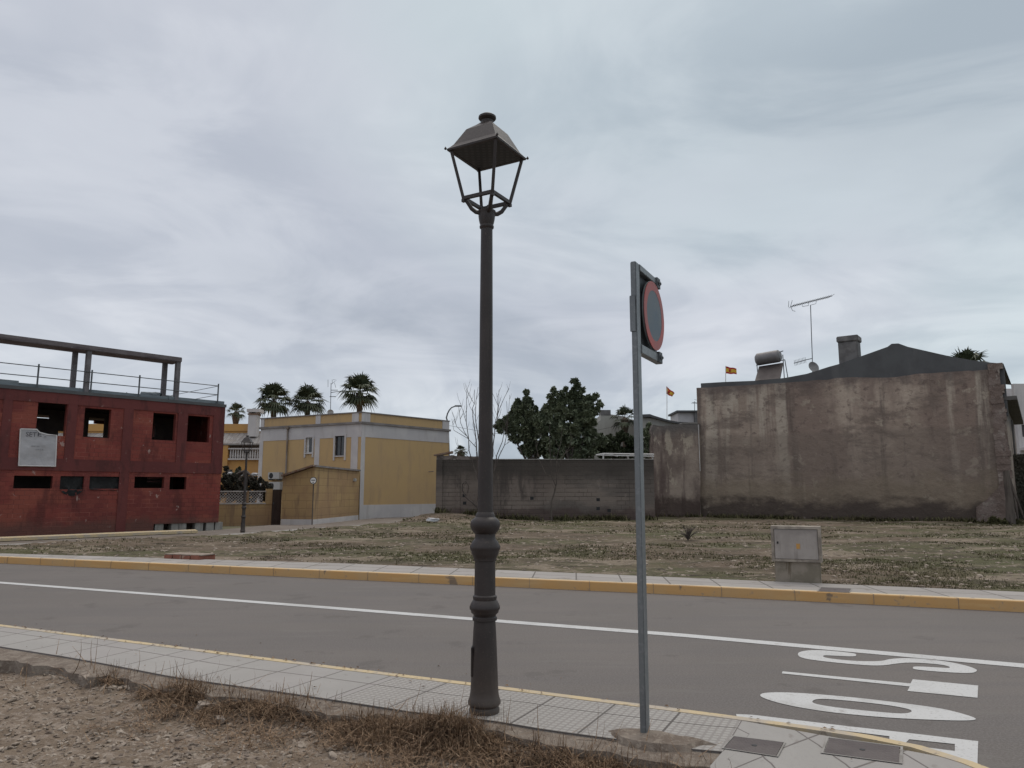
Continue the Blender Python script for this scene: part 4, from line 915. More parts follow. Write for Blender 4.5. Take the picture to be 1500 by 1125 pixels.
# ---------------------------------------------------------------- yellow house
C = G(526, 760, 0); zt_h = AT(525, 604.5, C.y).z
HL = G(382.8, 613.9, zt_h); HR = G(658, 617.6, zt_h); HL.z = HR.z = 0
F1, F2 = Fac(HL, C), Fac(C, HR)
yh = thing('yellow_house', 'two storey yellow house with white bands and a flat parapet roof', 'house', C)
def pb(mb, name, m, root, fac, **k):
    o = mb.build(name, m, root, **k); o.location = Vector((fac.A.x, fac.A.y, 0))-Vector((root.location.x, root.location.y, root.location.z)); o.rotation_euler = (0, 0, fac.ang-root.rotation_euler.z); return o
def hz_(fac, x, y): return fac.uv(x, y)[1]
zm1, zm2 = hz_(F1, 524, 619.5), hz_(F1, 524, 640)
w1 = F1.rect(448.3, 641, 458, 663.5); w2 = F1.rect(491, 638.5, 505, 667.5)
pb(MB().wall(0, F1.len, -.3, zm2, 0, .25, [w1, w2]), 'wall', M['yellow'], yh, F1)
pb(MB().wall(.0, F1.len, zm2, zm1, -.02, .25, [w1, w2]), 'white_band', M['white_render'], yh, F1)
pb(MB().wall(0.02, F1.len, zm1, zt_h, .02, .25, []), 'parapet', M['yellow'], yh, F1)
pb(MB().box(0, F2.len, 0.003, .25, -.3, zm2), 'wall', M['yellow'], yh, F2)
pb(MB().box(-.003, F2.len, -.02, .25, zm2, zm1), 'white_band', M['white_render'], yh, F2)
pb(MB().box(0, F2.len, .02, .25, zm1, zt_h-.002), 'parapet', M['yellow'], yh, F2)
zpl = (hz_(F2, 528, 741)+hz_(F2, 638, 736.7))/2
pb(MB().box(-.01, F2.len+.02, -.035, .0, -.3, zpl), 'plinth', M['white_render'], yh, F2)
for fac, L_ in ((F1, F1.len), (F2, F2.len)):
    pb(MB().box(-.06, L_+.06, -.13, .05, zm1-.07, zm1+.07), 'cornice', M['cornice'], yh, fac)
    pb(MB().box(-.05, L_+.05, -.05, .32, zt_h, zt_h+.07), 'coping', M['cornice'], yh, fac)
for xp, a in ((384.5, .35), (466, .42), (520.5, .55)):
    u = F1.uv(xp, 620)[0]; pb(MB().box(u-a/2, min(u+a/2, F1.len+.01), -.02, .02, zm1+.071, zt_h-.001), 'pilaster', M['white_render'], yh, F1)
    pb(MB().box(u-a/2, min(u+a/2, F1.len+.01), -.022, .0, .8, zm2), 'pilaster', M['white_render'], yh, F1)
for u in (.32, F2.len-.35):
    pb(MB().box(u-.33, u+.35, -.02, .02, zm1+.071, zt_h-.001), 'pilaster', M['white_render'], yh, F2)
pb(MB().box(-.01, .30, -.02, .003, zpl, zm2), 'pilaster', M['white_render'], yh, F2)
for w_, nm in ((w1, 'w'), (w2, 'x')):
    a, b, c_, d_ = w_
    o = pb(MB().box(a-.12, a, -.06, .12, c_-.3, d_+.1).box(b, b+.12, -.06, .12, c_-.3, d_+.1).box(a, b, -.06, .12, d_, d_+.1).box(a-.0, b+.0, -.09, .12, c_-.07, c_), 'window', M['white_render'], yh, F1)
    MB().box(a+(.0 if nm == 'x' else .18), b, .10, .14, c_, d_).build('pane', M['glass'], o)
    MB().box(a, a+.04, .06, .10, c_, d_).box(b-.04, b, .06, .10, c_, d_).box(a+.04, b-.04, .06, .10, c_, c_+.05).box(a+.04, b-.04, .06, .10, d_-.05, d_).build('sash', M['shutter' if nm == 'x' else 'white_metal'], o)
    if nm == 'w': MB().box(a+.04, a+.19, .075, .13, c_+.05, d_-.05).build('shutter_leaf', M['white_metal'], o)
    else: MB().box((a+b)/2-.02, (a+b)/2+.02, .061, .099, c_+.05, d_-.05).build('mullion', M['shutter'], o)
u = F1.uv(422, 650)[0]
pb(MB().tube([(u, -.09, .2), (u, -.09, zm1-.12)], .055, 8).box(u-.12, u+.12, -.2, -.022, zm1-.16, zm1+.02), 'downpipe', M['pipe'], yh, F1)
bk1 = HL+Vector((F1.n.x, F1.n.y, 0))*9; bk2 = HR+Vector((-4, 5, 0))
fp = [(p.x-C.x, p.y-C.y) for p in (HL+Vector((F1.n.x, F1.n.y, 0))*.26, C+Vector((0, .3, 0)), HR+Vector((-.2, .2, 0)), bk2, bk1)]
MB().prism(fp, -.3, zm1, 'z').build('rear_volume', M['yellow'], yh)
u, zz = F2.uv(628, 691); pb(MB().tube([(u, 0, zz), (u, -.5, zz+.02)], .03, 6), 'waste_pipe', M['pipe'], yh, F2)
# annex
A1, A2, A3 = G(411.5, 767.5, 0), G(458, 768, 0), G(524.5, 760.2, 0)
FA, FB = Fac(A1, A2), Fac(A2, A3)
ax_ = thing('garage_annex', 'low weathered yellow annex with a sloping tiled edge against the yellow house', 'annex', A2)
z1, z2 = AT(411.6, 699, A1.y).z, AT(458, 684, A2.y).z
A4 = Vector((A1.x-.2, A1.y+8.5, 0)); 
vs = [(p.x-A2.x, p.y-A2.y, z) for z in (-.3,) for p in (A1, A2, A3, A4)]+[(A1.x-A2.x, A1.y-A2.y, z1), (0, 0, z2), (A3.x-A2.x, A3.y-A2.y, z2), (A4.x-A2.x, A4.y-A2.y, z1)]
MB().add(vs, [(0, 1, 5, 4), (1, 2, 6, 5), (2, 3, 7, 6), (3, 0, 4, 7), (4, 5, 7), (5, 6, 7)]).build('wall', M['yellow_dirty'], ax_)
L_ = FA.len; a_ = math.atan2(z2-z1, L_)
mb = MB(); k = 9
for i in range(k):
    t0, t1 = i/k, (i+1.12)/k; mb.add([], []); c_ = Vector((L_*(t0+t1)/2, -.02, z1+(z2-z1)*(t0+t1)/2+.07)); mb.obox(c_, L_*(t1-t0), .42, .09, (cos(a_), 0, sin(a_)))
pb(mb, 'tile_verge', M['tile_edge'], ax_, FA)
pb(MB().box(-.02, FB.len, -.08, .25, z2-.0, z2+.10), 'coping', M['cornice'], ax_, FB)
zw = AT(440, 762.5, A2.y).z
pb(MB().box(0.0, FA.len+.02, -.02, .0, -.3, .25), 'plinth', M['white_render'], ax_, FA); pb(MB().box(0.02, FB.len-.02, -.02, .0, -.3, .24), 'plinth', M['white_render'], ax_, FB)
u, zz = FB.uv(518, 703); ou = pb(MB().box(u-.12, u+.12, -.16, 0, zz-.1, zz+.1), 'wall_light', M['ac'], ax_, FB, bevel=.03)
# air conditioners on the house wall
for i, (q, lab) in enumerate((((398.5, 692, 415, 702), 'upper of the two white air conditioning units above the brown gate'), ((399.5, 706, 416, 717.5), 'lower of the two white air conditioning units above the brown gate'))):
    a, b, c_, d_ = F1.rect(*q); t = thing('air_conditioner', lab, 'air conditioner', (F1.A.x+F1.u.x*a, F1.A.y+F1.u.y*a, c_), F1.ang, 'air conditioners on the yellow wall')
    MB().box(0, b-a, -.38, -.04, 0, d_-c_).build('casing', M['ac'], t, bevel=.02); MB().lathe([(.19, -.02), (.19, 0), (.02, .01)], (0, 0, 0), 16).build('fan_grille', M['black'], t).matrix_local = __import__('mathutils').Matrix.Translation((.30, -.385, (d_-c_)/2)) @ __import__('mathutils').Matrix.Rotation(pi/2, 4, 'X')
    MB().box(.05, .09, -.35, 0, -.08, 0).build('bracket', M['galv_dark'], t); MB().box(b-a-.12, b-a-.08, -.35, 0, -.08, 0).build('bracket', M['galv_dark'], t)
# round sign in front of the annex
p = G(457, 768.6, .05); t = thing('round_sign', 'small round white traffic sign on a thin dark pole in front of the yellow annex', 'traffic sign', p)
hs = AT(459.5, 704, p.y).z-p.z; MB().tube([(0, 0, 0), (0, 0, hs+.15)], .028, 8).build('pole', M['bark'], t)
r_ = HP(5.0, p.y); mb = MB(); disc(mb, Vector((0, -.05, hs)), .001, r_, Vector((1, 0, 0)), Z, .02); mb.build('rim', M['black'], t)
mb = MB(); disc(mb, Vector((0, -.074, hs)), .001, r_*.84, Vector((1, 0, 0)), Z, .004); mb.build('face', M['sign_white'], t)
MB().box(-r_*.6, r_*.6, -.084, -.080, hs-.0, hs+.04).box(-.035, .035, -.084, -.080, hs-.11, hs-.07).build('symbol', M['ink'], t)
# lattice garden wall, hedge and gate
F3 = Fac(G(318, 768, 0), G(397, 766.5, 0))
lw = thing('garden_wall', 'low yellowish block wall topped with white concrete lattice', 'garden wall', (F3.A.x, F3.A.y, 0), F3.ang)
zl1 = hz_(F3, 360, 738.5); zl2 = hz_(F3, 360, 720); ua, ub = 0, F3.uv(389, 740)[0]
MB().box(0, F3.len, 0, .2, -.3, zl1).build('wall', M['yellow_dirty'], lw)
mb = MB(); rows = 4; hh = (zl2-zl1-.06)/rows; ncol = int((ub-ua)/hh)
mb.box(0, ub, -.03, .23, zl1, zl1+.06)
for j in range(rows):
    for i in range(ncol):
        x = i*hh+(0 if j % 2 == 0 else 0); z = zl1+.06+j*hh; w_ = hh*.2
        for (ax, az, bx, bz) in ((x, z+hh/2, x+hh/2, z+hh), (x+hh/2, z+hh, x+hh, z+hh/2), (x+hh, z+hh/2, x+hh/2, z), (x+hh/2, z, x, z+hh/2)): mb.tube([(ax, .1, az), (bx, .1, bz)], w_*.62, 4, False)
mb.box(0, ub, -.0, .2, zl2-.02, zl2+.04); mb.build('lattice', M['lattice'], lw)
MB().box(F3.uv(389.5, 740)[0], F3.len, -.04, .26, zl1, hz_(F3, 390, 716)).box(F3.uv(361, 740)[0]-.0, F3.uv(364, 740)[0], -.04, .26, zl1+.06, zl2+.03).build('pillar', M['yellow_dirty'], lw)
p = F3.A+F3.u*(F3.len+.02); gt = thing('garden_gate', 'narrow dark brown gate between the lattice wall and the yellow annex', 'gate', (p.x, p.y, 0), F3.ang)
gw = HP(13.5, F3.A.y); gz = hz_(F3, 404, 717); MB().box(0, gw, .06, .10, -.1, gz).build('panel', M['brown_gate'], gt); mb = MB()
for i in range(6): mb.box(gw*i/6+.01, gw*(i+1)/6-.01, .045, .06, .1, gz-.05)
mb.build('slat', M['brown_gate'], gt); MB().box(.05, .09, 0.02, .045, 1.0, 1.12).build('handle', M['galv_dark'], gt)

# ---------------------------------------------------------------- leafy things
def leaves(blobs, Y, n, size, rnd, thick=1.0, flat=0.):
    """blobs: photograph pixels (x, y, radius) turned into ellipsoids at depth Y; leaf clumps over and through them"""
    vs, fs = [], []; B = []; tot = 0
    for x, y, r_ in blobs:
        p = AT(x, y, Y); R_ = HP(r_, Y); B.append((p+Vector((0, rnd.uniform(-.5, .5)*R_*thick, 0)), R_)); tot += R_**2
    for c_, R_ in B:
        k = int(n*R_**2/tot)
        twig = [Vector((rnd.gauss(0, 1), rnd.gauss(0, 1), rnd.gauss(0, 1))).normalized()*rnd.uniform(.45, 1.08) for _ in range(max(4, int(9+R_*15)))]
        for _ in range(k):
            q = rnd.choice(twig)+Vector((rnd.gauss(0, 1), rnd.gauss(0, 1), rnd.gauss(0, 1)))*.13
            q = c_+Vector((q.x*R_, q.y*R_*thick, q.z*R_))
            a = Vector((rnd.gauss(0, 1), rnd.gauss(0, 1), rnd.gauss(0, 1))).normalized(); b = a.cross(Vector((rnd.gauss(0, 1), rnd.gauss(0, 1), rnd.gauss(0, 1)))).normalized()
            s = size*rnd.uniform(.6, 1.4); m = len(vs); vs += [q-a*s, q+b*s*.45, q+a*s, q-b*s*.45]; fs.append((m, m+1, m+2, m+3))
    return vs, fs
def leaf_obj(name, d, m, parent=None, origin=Vector()):
    vs, fs = d; me = bpy.data.meshes.new(name); me.from_pydata([tuple(v-origin) for v in vs], [], fs); me.materials.append(m); o = bpy.data.objects.new(name, me); COL.objects.link(o); o.parent = parent; return o
rl = random.Random(11)
def tree(name, label, cat, blobs, Y, n, size, m, trunk_px, thick=1.0, group=None, limbs=9):
    base = AT(trunk_px, 760, Y); base.z = lot_z(base.x, Y) if abs(base.x) < 30 and Y < 56 else 0
    t = thing(name, label, cat, base, 0, group)
    leaf_obj('crown', leaves(blobs, Y, n, size, rl, thick), m, t, base)
    mb = MB(); tops = sorted(blobs, key=lambda b: -b[2])[:limbs]
    fork = AT(trunk_px, 690, Y)-base; fork.x = .0; mb.tube([(0, 0, -.2), (0.05, 0, fork.z*.5), fork], [.22, .17, .14], 8)
    for b in tops: e = AT(b[0], b[1], Y)-base; mb.tube([fork, fork.lerp(e, .5)+Vector((rl.uniform(-.1, .1), rl.uniform(-.2, .2), .1)), e], [.10, .06, .02], 6)
    mb.build('trunk', M['bark'], t); return t
tree('evergreen_tree', 'lower pointed dark evergreen just right of the lamp post', 'tree',
     [(771, 576, 4), (772, 584, 5), (776, 592, 6), (768, 594, 5), (773, 602, 8), (758, 590, 5), (757, 600, 7), (785, 607, 5), (764, 611, 9), (778, 614, 9), (752, 616, 8), (742, 613, 5), (734, 621, 6), (728, 624, 4), (745, 626, 9), (760, 627, 11), (776, 628, 11), (790, 632, 8), (768, 640, 10), (784, 643, 10), (752, 639, 6), (733, 631, 3.5), (796, 648, 8), (776, 654, 8), (757, 645, 5), (765, 657, 5), (772, 664, 6), (788, 660, 10), (800, 662, 8), (783, 599, 3.5), (784, 615, 7), (790, 622, 6), (765, 600, 6), (748, 606, 5)], 49, 19000, .16, M['leaf_dark'], 780, group='dark evergreens behind the grey wall')
tree('evergreen_tree', 'taller dark evergreen with a knobbly top, left of the sign post', 'tree',
     [(862, 615, 9), (868, 605, 6), (874, 600, 5), (830, 583, 6), (826, 591, 8), (801, 598, 6), (791, 622, 8), (787, 614, 5), (825, 577, 4.5), (829, 570, 3), (858, 595, 8), (842, 558, 4.5), (846, 566, 5), (838, 571, 4.5), (853, 571, 4), (847, 579, 6), (836, 582, 6), (811, 571, 4), (815, 578, 4), (806, 581, 4), (810, 588, 7), (820, 587, 5), (857, 582, 6), (868, 584, 5), (872, 581, 4), (863, 592, 6), (878, 592, 4), (847, 592, 10), (832, 594, 9), (815, 598, 8), (804, 600, 6), (797, 605, 5), (793, 614, 7), (806, 613, 9), (820, 611, 11), (836, 609, 12), (852, 608, 11), (862, 604, 6), (866, 620, 5), (870, 619, 4), (856, 622, 11), (840, 626, 12), (822, 628, 12), (806, 630, 11), (796, 630, 8), (868, 634, 7), (856, 640, 12), (838, 645, 14), (818, 648, 14), (803, 650, 10), (868, 650, 9), (850, 660, 13), (830, 664, 12), (812, 665, 10), (878, 640, 5), (884, 647, 6), (866, 664, 8)], 47, 33000, .16, M['leaf_dark'], 838, group='dark evergreens behind the grey wall')
tree('garden_shrub', 'loose green shrub behind the grey wall, left of the sign post', 'shrub', [(889, 652, 8), (900, 645, 8), (911, 640, 8), (905, 655, 9), (920, 648, 9), (886, 664, 8), (900, 666, 9), (916, 664, 9), (892, 640, 4), (877, 660, 8), (930, 643, 7), (930, 655, 9), (928, 667, 7)], 50, 14000, .12, M['leaf_bush'], 905)
tree('garden_shrub', 'dark shrub squeezed between the sign post and the old plaster wall', 'shrub', [(947, 632, 7), (953, 642, 7), (945, 648, 8), (955, 656, 6), (946, 663, 7), (951, 626, 5)], 47.5, 6000, .12, M['leaf_dark'], 950)
tree('hedge', 'dark hedge rising over the white lattice', 'hedge', [(326, 700, 6), (333, 704, 8), (344, 706, 9), (356, 708, 9), (368, 707, 9), (380, 709, 8), (391, 712, 7), (330, 716, 8), (345, 718, 8), (360, 718, 8), (375, 718, 8), (388, 720, 6), (340, 697, 4), (374, 701, 4), (396, 716, 5), (326, 728, 8), (342, 729, 8), (358, 729, 8), (374, 729, 8), (388, 729, 7)], 43.2, 34000, .06, M['hedge'], 356, limbs=5)
tree('orange_tree', 'little potted tree with reddish leaves in front of the orange balcony', 'tree', [(348, 690, 3), (347, 695, 3), (350, 686, 2)], 46, 900, .10, M['palm'], 348, limbs=2)
tree('orange_tree', 'small bushy plant left of the potted tree by the orange balcony', 'tree', [(332, 686, 3), (334, 692, 4), (331, 697, 4)], 46, 900, .10, M['hedge'], 333, limbs=2)
tp = MB()
for (x, y, w_) in ((336, 693, 6), (352, 694, 7), (370, 694, 9), (381, 695, 6)):
    pass
def tarp(x, y, w_, h_, lab, i):
    c_ = AT(x, y, 44.2); rock('tarp', c_, HP(w_, 44)/1.5, .25, HP(h_, 44)/1.3, lab, 0, 'tarp', 'white covers behind the hedge', i*7+60)
tarp(337, 693, 4, 3, 'leftmost small white cover showing above the dark hedge', 1); tarp(352, 695, 5, 4, 'white cover left of the distant lamp post above the dark hedge', 2); tarp(373, 695, 8, 4, 'wide white cover right of the distant lamp post above the dark hedge', 3)

# palms: fan palms beyond the houses
def palm(cx, cy, r_, Y, label, seed, nf=30, name='palm_tree'):
    rp = random.Random(seed); c_ = AT(cx, cy, Y); R_ = HP(r_, Y)*1.30; t = thing(name, label, 'palm tree', (c_.x, Y, 0), 0, 'palm trees behind the houses')
    MB().tube([(0, 0, 0), (.05, 0, c_.z*.5), (0, 0, c_.z-.1)], [.30, .22, .22], 10).lathe([(.24, c_.z-1.0), (.34, c_.z-.5), (.30, c_.z-.1), (.1, c_.z+.1)], (0, 0, 0), 10).build('trunk', M['palm_trunk'], t)
    vs, fs = [], []
    for i in range(nf):
        az = i*2.39996+rp.uniform(-.2, .2); el = 1.45-2.15*(i/nf)**1.05+rp.uniform(-.15, .15)
        d = Vector((cos(az)*cos(el), sin(az)*cos(el), sin(el))); o = Vector((0, 0, c_.z)); pl = R_*rp.uniform(.28, .46); e = o+d*pl+Vector((0, 0, -.02*R_))
        sd = d.cross(Z).normalized(); upv = sd.cross(d).normalized(); n = len(vs)
        w_ = .022; vs += [tuple(o-sd*w_), tuple(o+sd*w_), tuple(e+sd*w_*.6), tuple(e-sd*w_*.6)]; fs.append((n, n+1, n+2, n+3))
        fl = R_*rp.uniform(.50, .70)
        for k in range(13):
            a = (k-6)/6*1.3; v = (d*cos(a)+sd*sin(a)); L2 = fl*(1-.22*abs(a)/1.45); wd = R_*.036
            fold = upv*(.12*abs(sin(a*2)))
            m1 = e+(v+fold*.3)*L2*.55; tip = e+v*L2+Vector((0, 0, -L2*rp.uniform(.18, .62)*(.5+.5*max(0, cos(el)))))
            pr = v.cross(upv).normalized()*wd; n = len(vs)
            vs += [tuple(e), tuple(m1-pr), tuple(tip), tuple(m1+pr)]; fs += [(n, n+1, n+2, n+3)]
    leaf_obj('crown', ([Vector(v) for v in vs], fs), M['palm'], t); return t
palm(401.5, 588, 27, 62, 'fan palm furthest left of the three tall ones above the yellow house', 1, 40)
palm(450.5, 589, 25, 64, 'middle fan palm of the three tall ones above the yellow house', 2, 38)
palm(527, 576, 28, 60, 'fan palm standing above the corner of the yellow house', 3, 42)
palm(346, 604, 14, 66, 'small fan palm showing between the red building and the white chimney', 4, 20)
palm(373, 607, 9, 68, 'tuft of palm leaves behind the white chimney', 5, 16)
palm(915, 613, 19, 58.5, 'spiky palm top poking over the grey beige house gable', 6, 16)
palm(1414, 541, 32, 62, 'palm fronds showing over the right slope of the grey gable roof', 7, 24)
palm(675, 661, 9, 62, 'tiny palm far behind the grey wall left of the lamp post', 8, 20)

# bare trees in front of the grey wall
def twigs(label, Y, basept, paths, r0, m, seed, sub=2):
    rp = random.Random(seed); b = G(*basept, .15); b = AT(basept[0], basept[1], Y); b.z = lot_z(b.x, Y)-.1; t = thing('bare_tree', label, 'tree', b, 0, 'leafless trees by the grey wall')
    mb = MB(); 
    for path, ra, rb2 in paths:
        off = rp.uniform(-.5, .5); pts = []
        for i, (x, y) in enumerate(path): q = AT(x, y, Y)-b; q.y += off*i/len(path); pts.append(q)
        n = len(pts); mb.tube(pts, [ra+(rb2-ra)*i/(n-1) for i in range(n)], 6)
        for _ in range(sub):
            i = rp.randrange(0, n-1); q = pts[i].lerp(pts[i+1], rp.random()); s = rp.choice((-1, 1)); L_ = rp.uniform(.3, .9)
            mb.tube([q, q+Vector((s*.22*L_, rp.uniform(-.2, .2), .5*L_)), q+Vector((s*.34*L_, rp.uniform(-.3, .3), L_))], [.012, .009, .005], 4)
    mb.build('branches', m, t); return t
bt = [([(712, 764), (712, 720), (715, 690), (722, 667)], .07, .04), ([(710, 764), (704, 730), (700, 690), (698, 661)], .07, .04), ([(708, 764), (704, 750), (698, 742), (690, 735), (682, 728), (677, 718), (677, 709), (682, 705), (686, 712), (684, 722)], .06, .015), ([(711, 730), (696, 690), (687, 660)], .04, .025),
 ([(698, 661), (697.6, 646), (695.5, 630), (693, 614), (692.3, 598), (694.8, 592), (695.5, 571)], .035, .010), ([(702, 651), (699, 630), (696.5, 614), (697.6, 587), (700.8, 568)], .03, .009), ([(687, 660), (686.4, 643), (682.7, 618), (682.8, 590), (683.2, 569)], .03, .009),
 ([(682.7, 618), (679, 605), (675, 591)], .014, .008), ([(686.4, 643), (680, 632), (675, 620), (673, 603), (672, 596)], .02, .009), ([(697, 655), (685, 642), (664.5, 630), (661.3, 613)], .02, .009), ([(683, 638), (669, 625), (662.4, 603)], .018, .008),
 ([(694.8, 592), (684.8, 574.5)], .012, .007), ([(697, 611), (688, 595), (684, 577)], .012, .007), ([(722, 667), (722, 654.5), (724.8, 635), (725, 622.5), (728.5, 609), (729.6, 595), (722, 578)], .035, .009), ([(729.6, 595), (727.5, 575.6)], .014, .008), ([(728.5, 609), (732.8, 596), (739, 582), (746, 569)], .02, .008), ([(728.5, 616), (730.7, 590), (730.7, 571)], .018, .008),
 ([(724, 690), (727.5, 667), (736, 646), (738, 635), (741, 620)], .03, .012), ([(724, 690), (731, 668), (739, 652), (742, 637), (743, 603), (742, 587)], .028, .009), ([(742, 637), (745, 605), (746.7, 579)], .014, .008), ([(724, 640), (716, 620), (713, 590)], .02, .008), ([(739, 652), (747, 647), (752, 646)], .012, .008), ([(700, 700), (690, 672), (668, 655)], .02, .01)]
twigs('leafless many stemmed tree behind the lamp post with a looped low branch', 41.5, (712, 764), bt, .1, M['twig'], 5, 3)
bt2 = [([(807.6, 764), (808, 734), (812, 722), (815, 708), (815.4, 698)], .05, .03), ([(814, 712), (808, 697), (800, 695), (791, 675), (786, 655), (785, 640)], .026, .009), ([(808, 697), (806, 672), (805, 640), (805, 622)], .024, .009), ([(815.4, 698), (820, 684), (822, 672), (834, 655), (838, 640)], .024, .009), ([(815.4, 698), (815, 672), (822, 645), (823, 628)], .022, .009), ([(822, 672), (828, 664), (840, 655)], .014, .008)]
twigs('slender pale leafless sapling against the middle of the grey wall', 41.7, (808, 764), bt2, .06, M['bark'], 9, 2)

# ---------------------------------------------------------------- house far left, behind the lattice wall
YO = 58.; FO = Fac(Vector((-44, YO)), Vector((AT(384, 650, YO).x, YO)))
oh = thing('orange_house', 'orange house with a white balustraded balcony behind the lattice wall', 'house', (FO.A.x, FO.A.y, 0))
def ob(x0, x1, y0, y1, d0=0., d1=.3): a, b, c_, d_ = FO.rect(x0, y0, x1, y1); return (a, b, d0, d1, c_, d_)
xl = -6.
a = FO.uv(384, 650)[0]; zr = hz_(FO, 350, 673); zp = hz_(FO, 350, 633); zpt = hz_(FO, 350, 618.5)
MB().box(0, a, 0, 1.5, 0, zr).box(0, a, 1.5, 7, 0, zp+.2).build('wall', M['orange'], oh)
MB().box(0, FO.uv(360, 620)[0], 1.4, 1.7, zp+.2, zpt).build('parapet', M['orange'], oh)
q = FO.uv(350, 633)[0]; mb = MB(); mb.add([(0, -.3, hz_(FO, 350, 650)), (a, -.3, hz_(FO, 350, 650)), (a, 1.6, zp+.1), (0, 1.6, zp+.1), (0, -.3, hz_(FO, 350, 650)-.12), (a, -.3, hz_(FO, 350, 650)-.12), (a, 1.6, zp-.05), (0, 1.6, zp-.05)], [(0, 1, 2, 3), (4, 5, 6, 7), (0, 1, 5, 4), (1, 2, 6, 5), (2, 3, 7, 6), (3, 0, 4, 7)])
rf = mb.build('roof', M['rooftile'], oh); 
cx0, cx1 = FO.uv(360, 620)[0], FO.uv(372.5, 620)[0]
ch = MB().box(cx0, cx1, .5, 1.3, zp-.3, hz_(FO, 365, 606.5)).build('chimney', M['white_render'], rf)
mb = MB(); mb.box(cx0-.05, cx1+.05, .42, 1.38, hz_(FO, 365, 606.5), hz_(FO, 365, 604.5)).build('chimney_cap', M['tile_edge'], rf)
MB().box(cx0-.1, cx1+.22, .35, 1.45, hz_(FO, 365, 602.8), hz_(FO, 365, 598)).box(cx0, cx0+.12, .5, 1.3, hz_(FO, 365, 604.5), hz_(FO, 365, 602.8)).box(cx1-.12, cx1, .5, 1.3, hz_(FO, 365, 604.5), hz_(FO, 365, 602.8)).build('chimney_cowl', M['white_render'], rf)
MB().box(0, a, .8, 1.5, zr, hz_(FO, 350, 651)).build('recess_wall', M['plaster_wing'], oh)
b0, b1 = FO.uv(336.5, 670)[0], a; zb0_, zb1_ = hz_(FO, 350, 671.5), hz_(FO, 350, 656.5)
mb = MB().box(b0-.1, b1, -.2, .05, zb0_-.12, zb0_).box(b0-.1, b1, -.2, .05, zb1_-.1, zb1_); bl = mb.build('balustrade', M['white_render'], oh)
mb = MB(); nb = 13
for i in range(nb): mb.lathe([(.04, zb0_), (.075, zb0_+.18), (.05, zb0_+.4), (.04, zb1_-.1)], (b0+(b1-b0)*(i+.5)/nb, -.08, 0), 8)
mb.build('baluster', M['white_render'], bl, smooth=True)
MB().box(FO.uv(329, 650)[0], FO.uv(336, 650)[0], -.25, .1, 0, hz_(FO, 350, 650)-.12).build('corner_pillar', M['orange'], oh)
# antenna and dish above the yellow house
def aerial(label, mast, boom, Y, els, extra=(), dishp=None, name='tv_aerial'):
    b = AT(*mast[0], Y); t = thing(name, label, 'aerial', b)
    q = [AT(x, y, Y)-b for x, y in mast]; MB().tube(q, .024, 6).build('mast', M['galv_dark'], t)
    mb = MB()
    for (p0, p1, n, h) in boom:
        a_, c_ = AT(*p0, Y)-b, AT(*p1, Y)-b; mb.tube([a_, c_], .024, 5)
        for i in range(n):
            m_ = a_.lerp(c_, (i+.5)/n); mb.tube([m_-Vector((0, .5, h)), m_+Vector((0, .5, h))] if h == 0 else [m_-Vector((0, .05, h)), m_+Vector((0, .05, h))], .011, 4)
    mb.build('boom', M['galv_dark'], t)
    if els:
        mb = MB()
        for e in els: mb.tube([AT(x, y, Y)-b for x, y in e], .015, 4)
        mb.build('reflector', M['galv_dark'], t)
    if dishp:
        x, y, r_ = dishp; c_ = AT(x, y, Y)-b; R_ = HP(r_, Y); mb = MB(); vs = []
        mb.lathe([(.02, .10*R_), (.5*R_, .16*R_), (.85*R_, .32*R_), (R_, .45*R_), (R_*1.02, .43*R_), (.85*R_, .27*R_), (.5*R_, .1*R_), (.02, .04*R_)], (0, 0, 0), 24)
        o = mb.build('dish', M['dish'], t, smooth=True); o.location = c_+Vector((0, -.1, 0)); o.rotation_euler = (pi/2-.3, 0, .25)
    return t
aerial('tv aerial with crossed arms and a small dish on the yellow house roof', [(484, 606), (485, 561)], [((484.5, 575), (499, 573), 0, 0), ((483, 581), (492, 581), 0, 0), ((485, 571.5), (495, 571.5), 0, 0)], 52, [((485, 563), (491, 558.5)), ((480.5, 556), (480.5, 567)), ((488, 556), (493, 557)), ((490, 561), (492, 568)), ((486.5, 556), (487, 562))], dishp=(484.5, 605, 4.5))
# curved street light far off
p = AT(657.5, 700, 56); t = thing('street_light', 'far thin street light with a curved arm beside the yellow house', 'street light', (p.x, 56, 0))
b = Vector((p.x, 56, 0)); mb = MB(); mb.tube([Vector((0, 0, 0))]+[Vector((AT(x, y, 56).x-b.x, 0, AT(x, y, 56).z)) for x, y in ((657.5, 664), (656.5, 620), (653.9, 612), (655.5, 606), (658, 601), (661.5, 597), (666, 595.3))], [.09, .07, .055, .055, .05, .05, .045, .045], 8); mb.build('pole', M['galv_dark'], t)
c_ = AT(671, 594.8, 56)-b; MB().box(c_.x-.28, c_.x+.28, -.12, .12, c_.z-.05, c_.z+.06).build('lamp_head', M['galv'], t, bevel=.04)
def wire(label, pts, Ys, r_=.012):
    o = MB().tube([AT(x, y, Y) for (x, y), Y in zip(pts, Ys)], r_, 4).build('overhead_cable', M['cable']); tag(o, label, 'cable'); return o
wire('thin overhead cable running from the yellow house towards the evergreens', [(658.5, 623.5), (680, 627.5), (703, 631.5), (722, 634.5), (747, 636.5), (800, 640)], (51, 50, 50, 49.5, 49, 48.5))
wire('thin overhead cable slanting across the beige gable house', [(866, 632), (890, 627), (925, 618), (945, 612)], (55, 55, 55, 55))

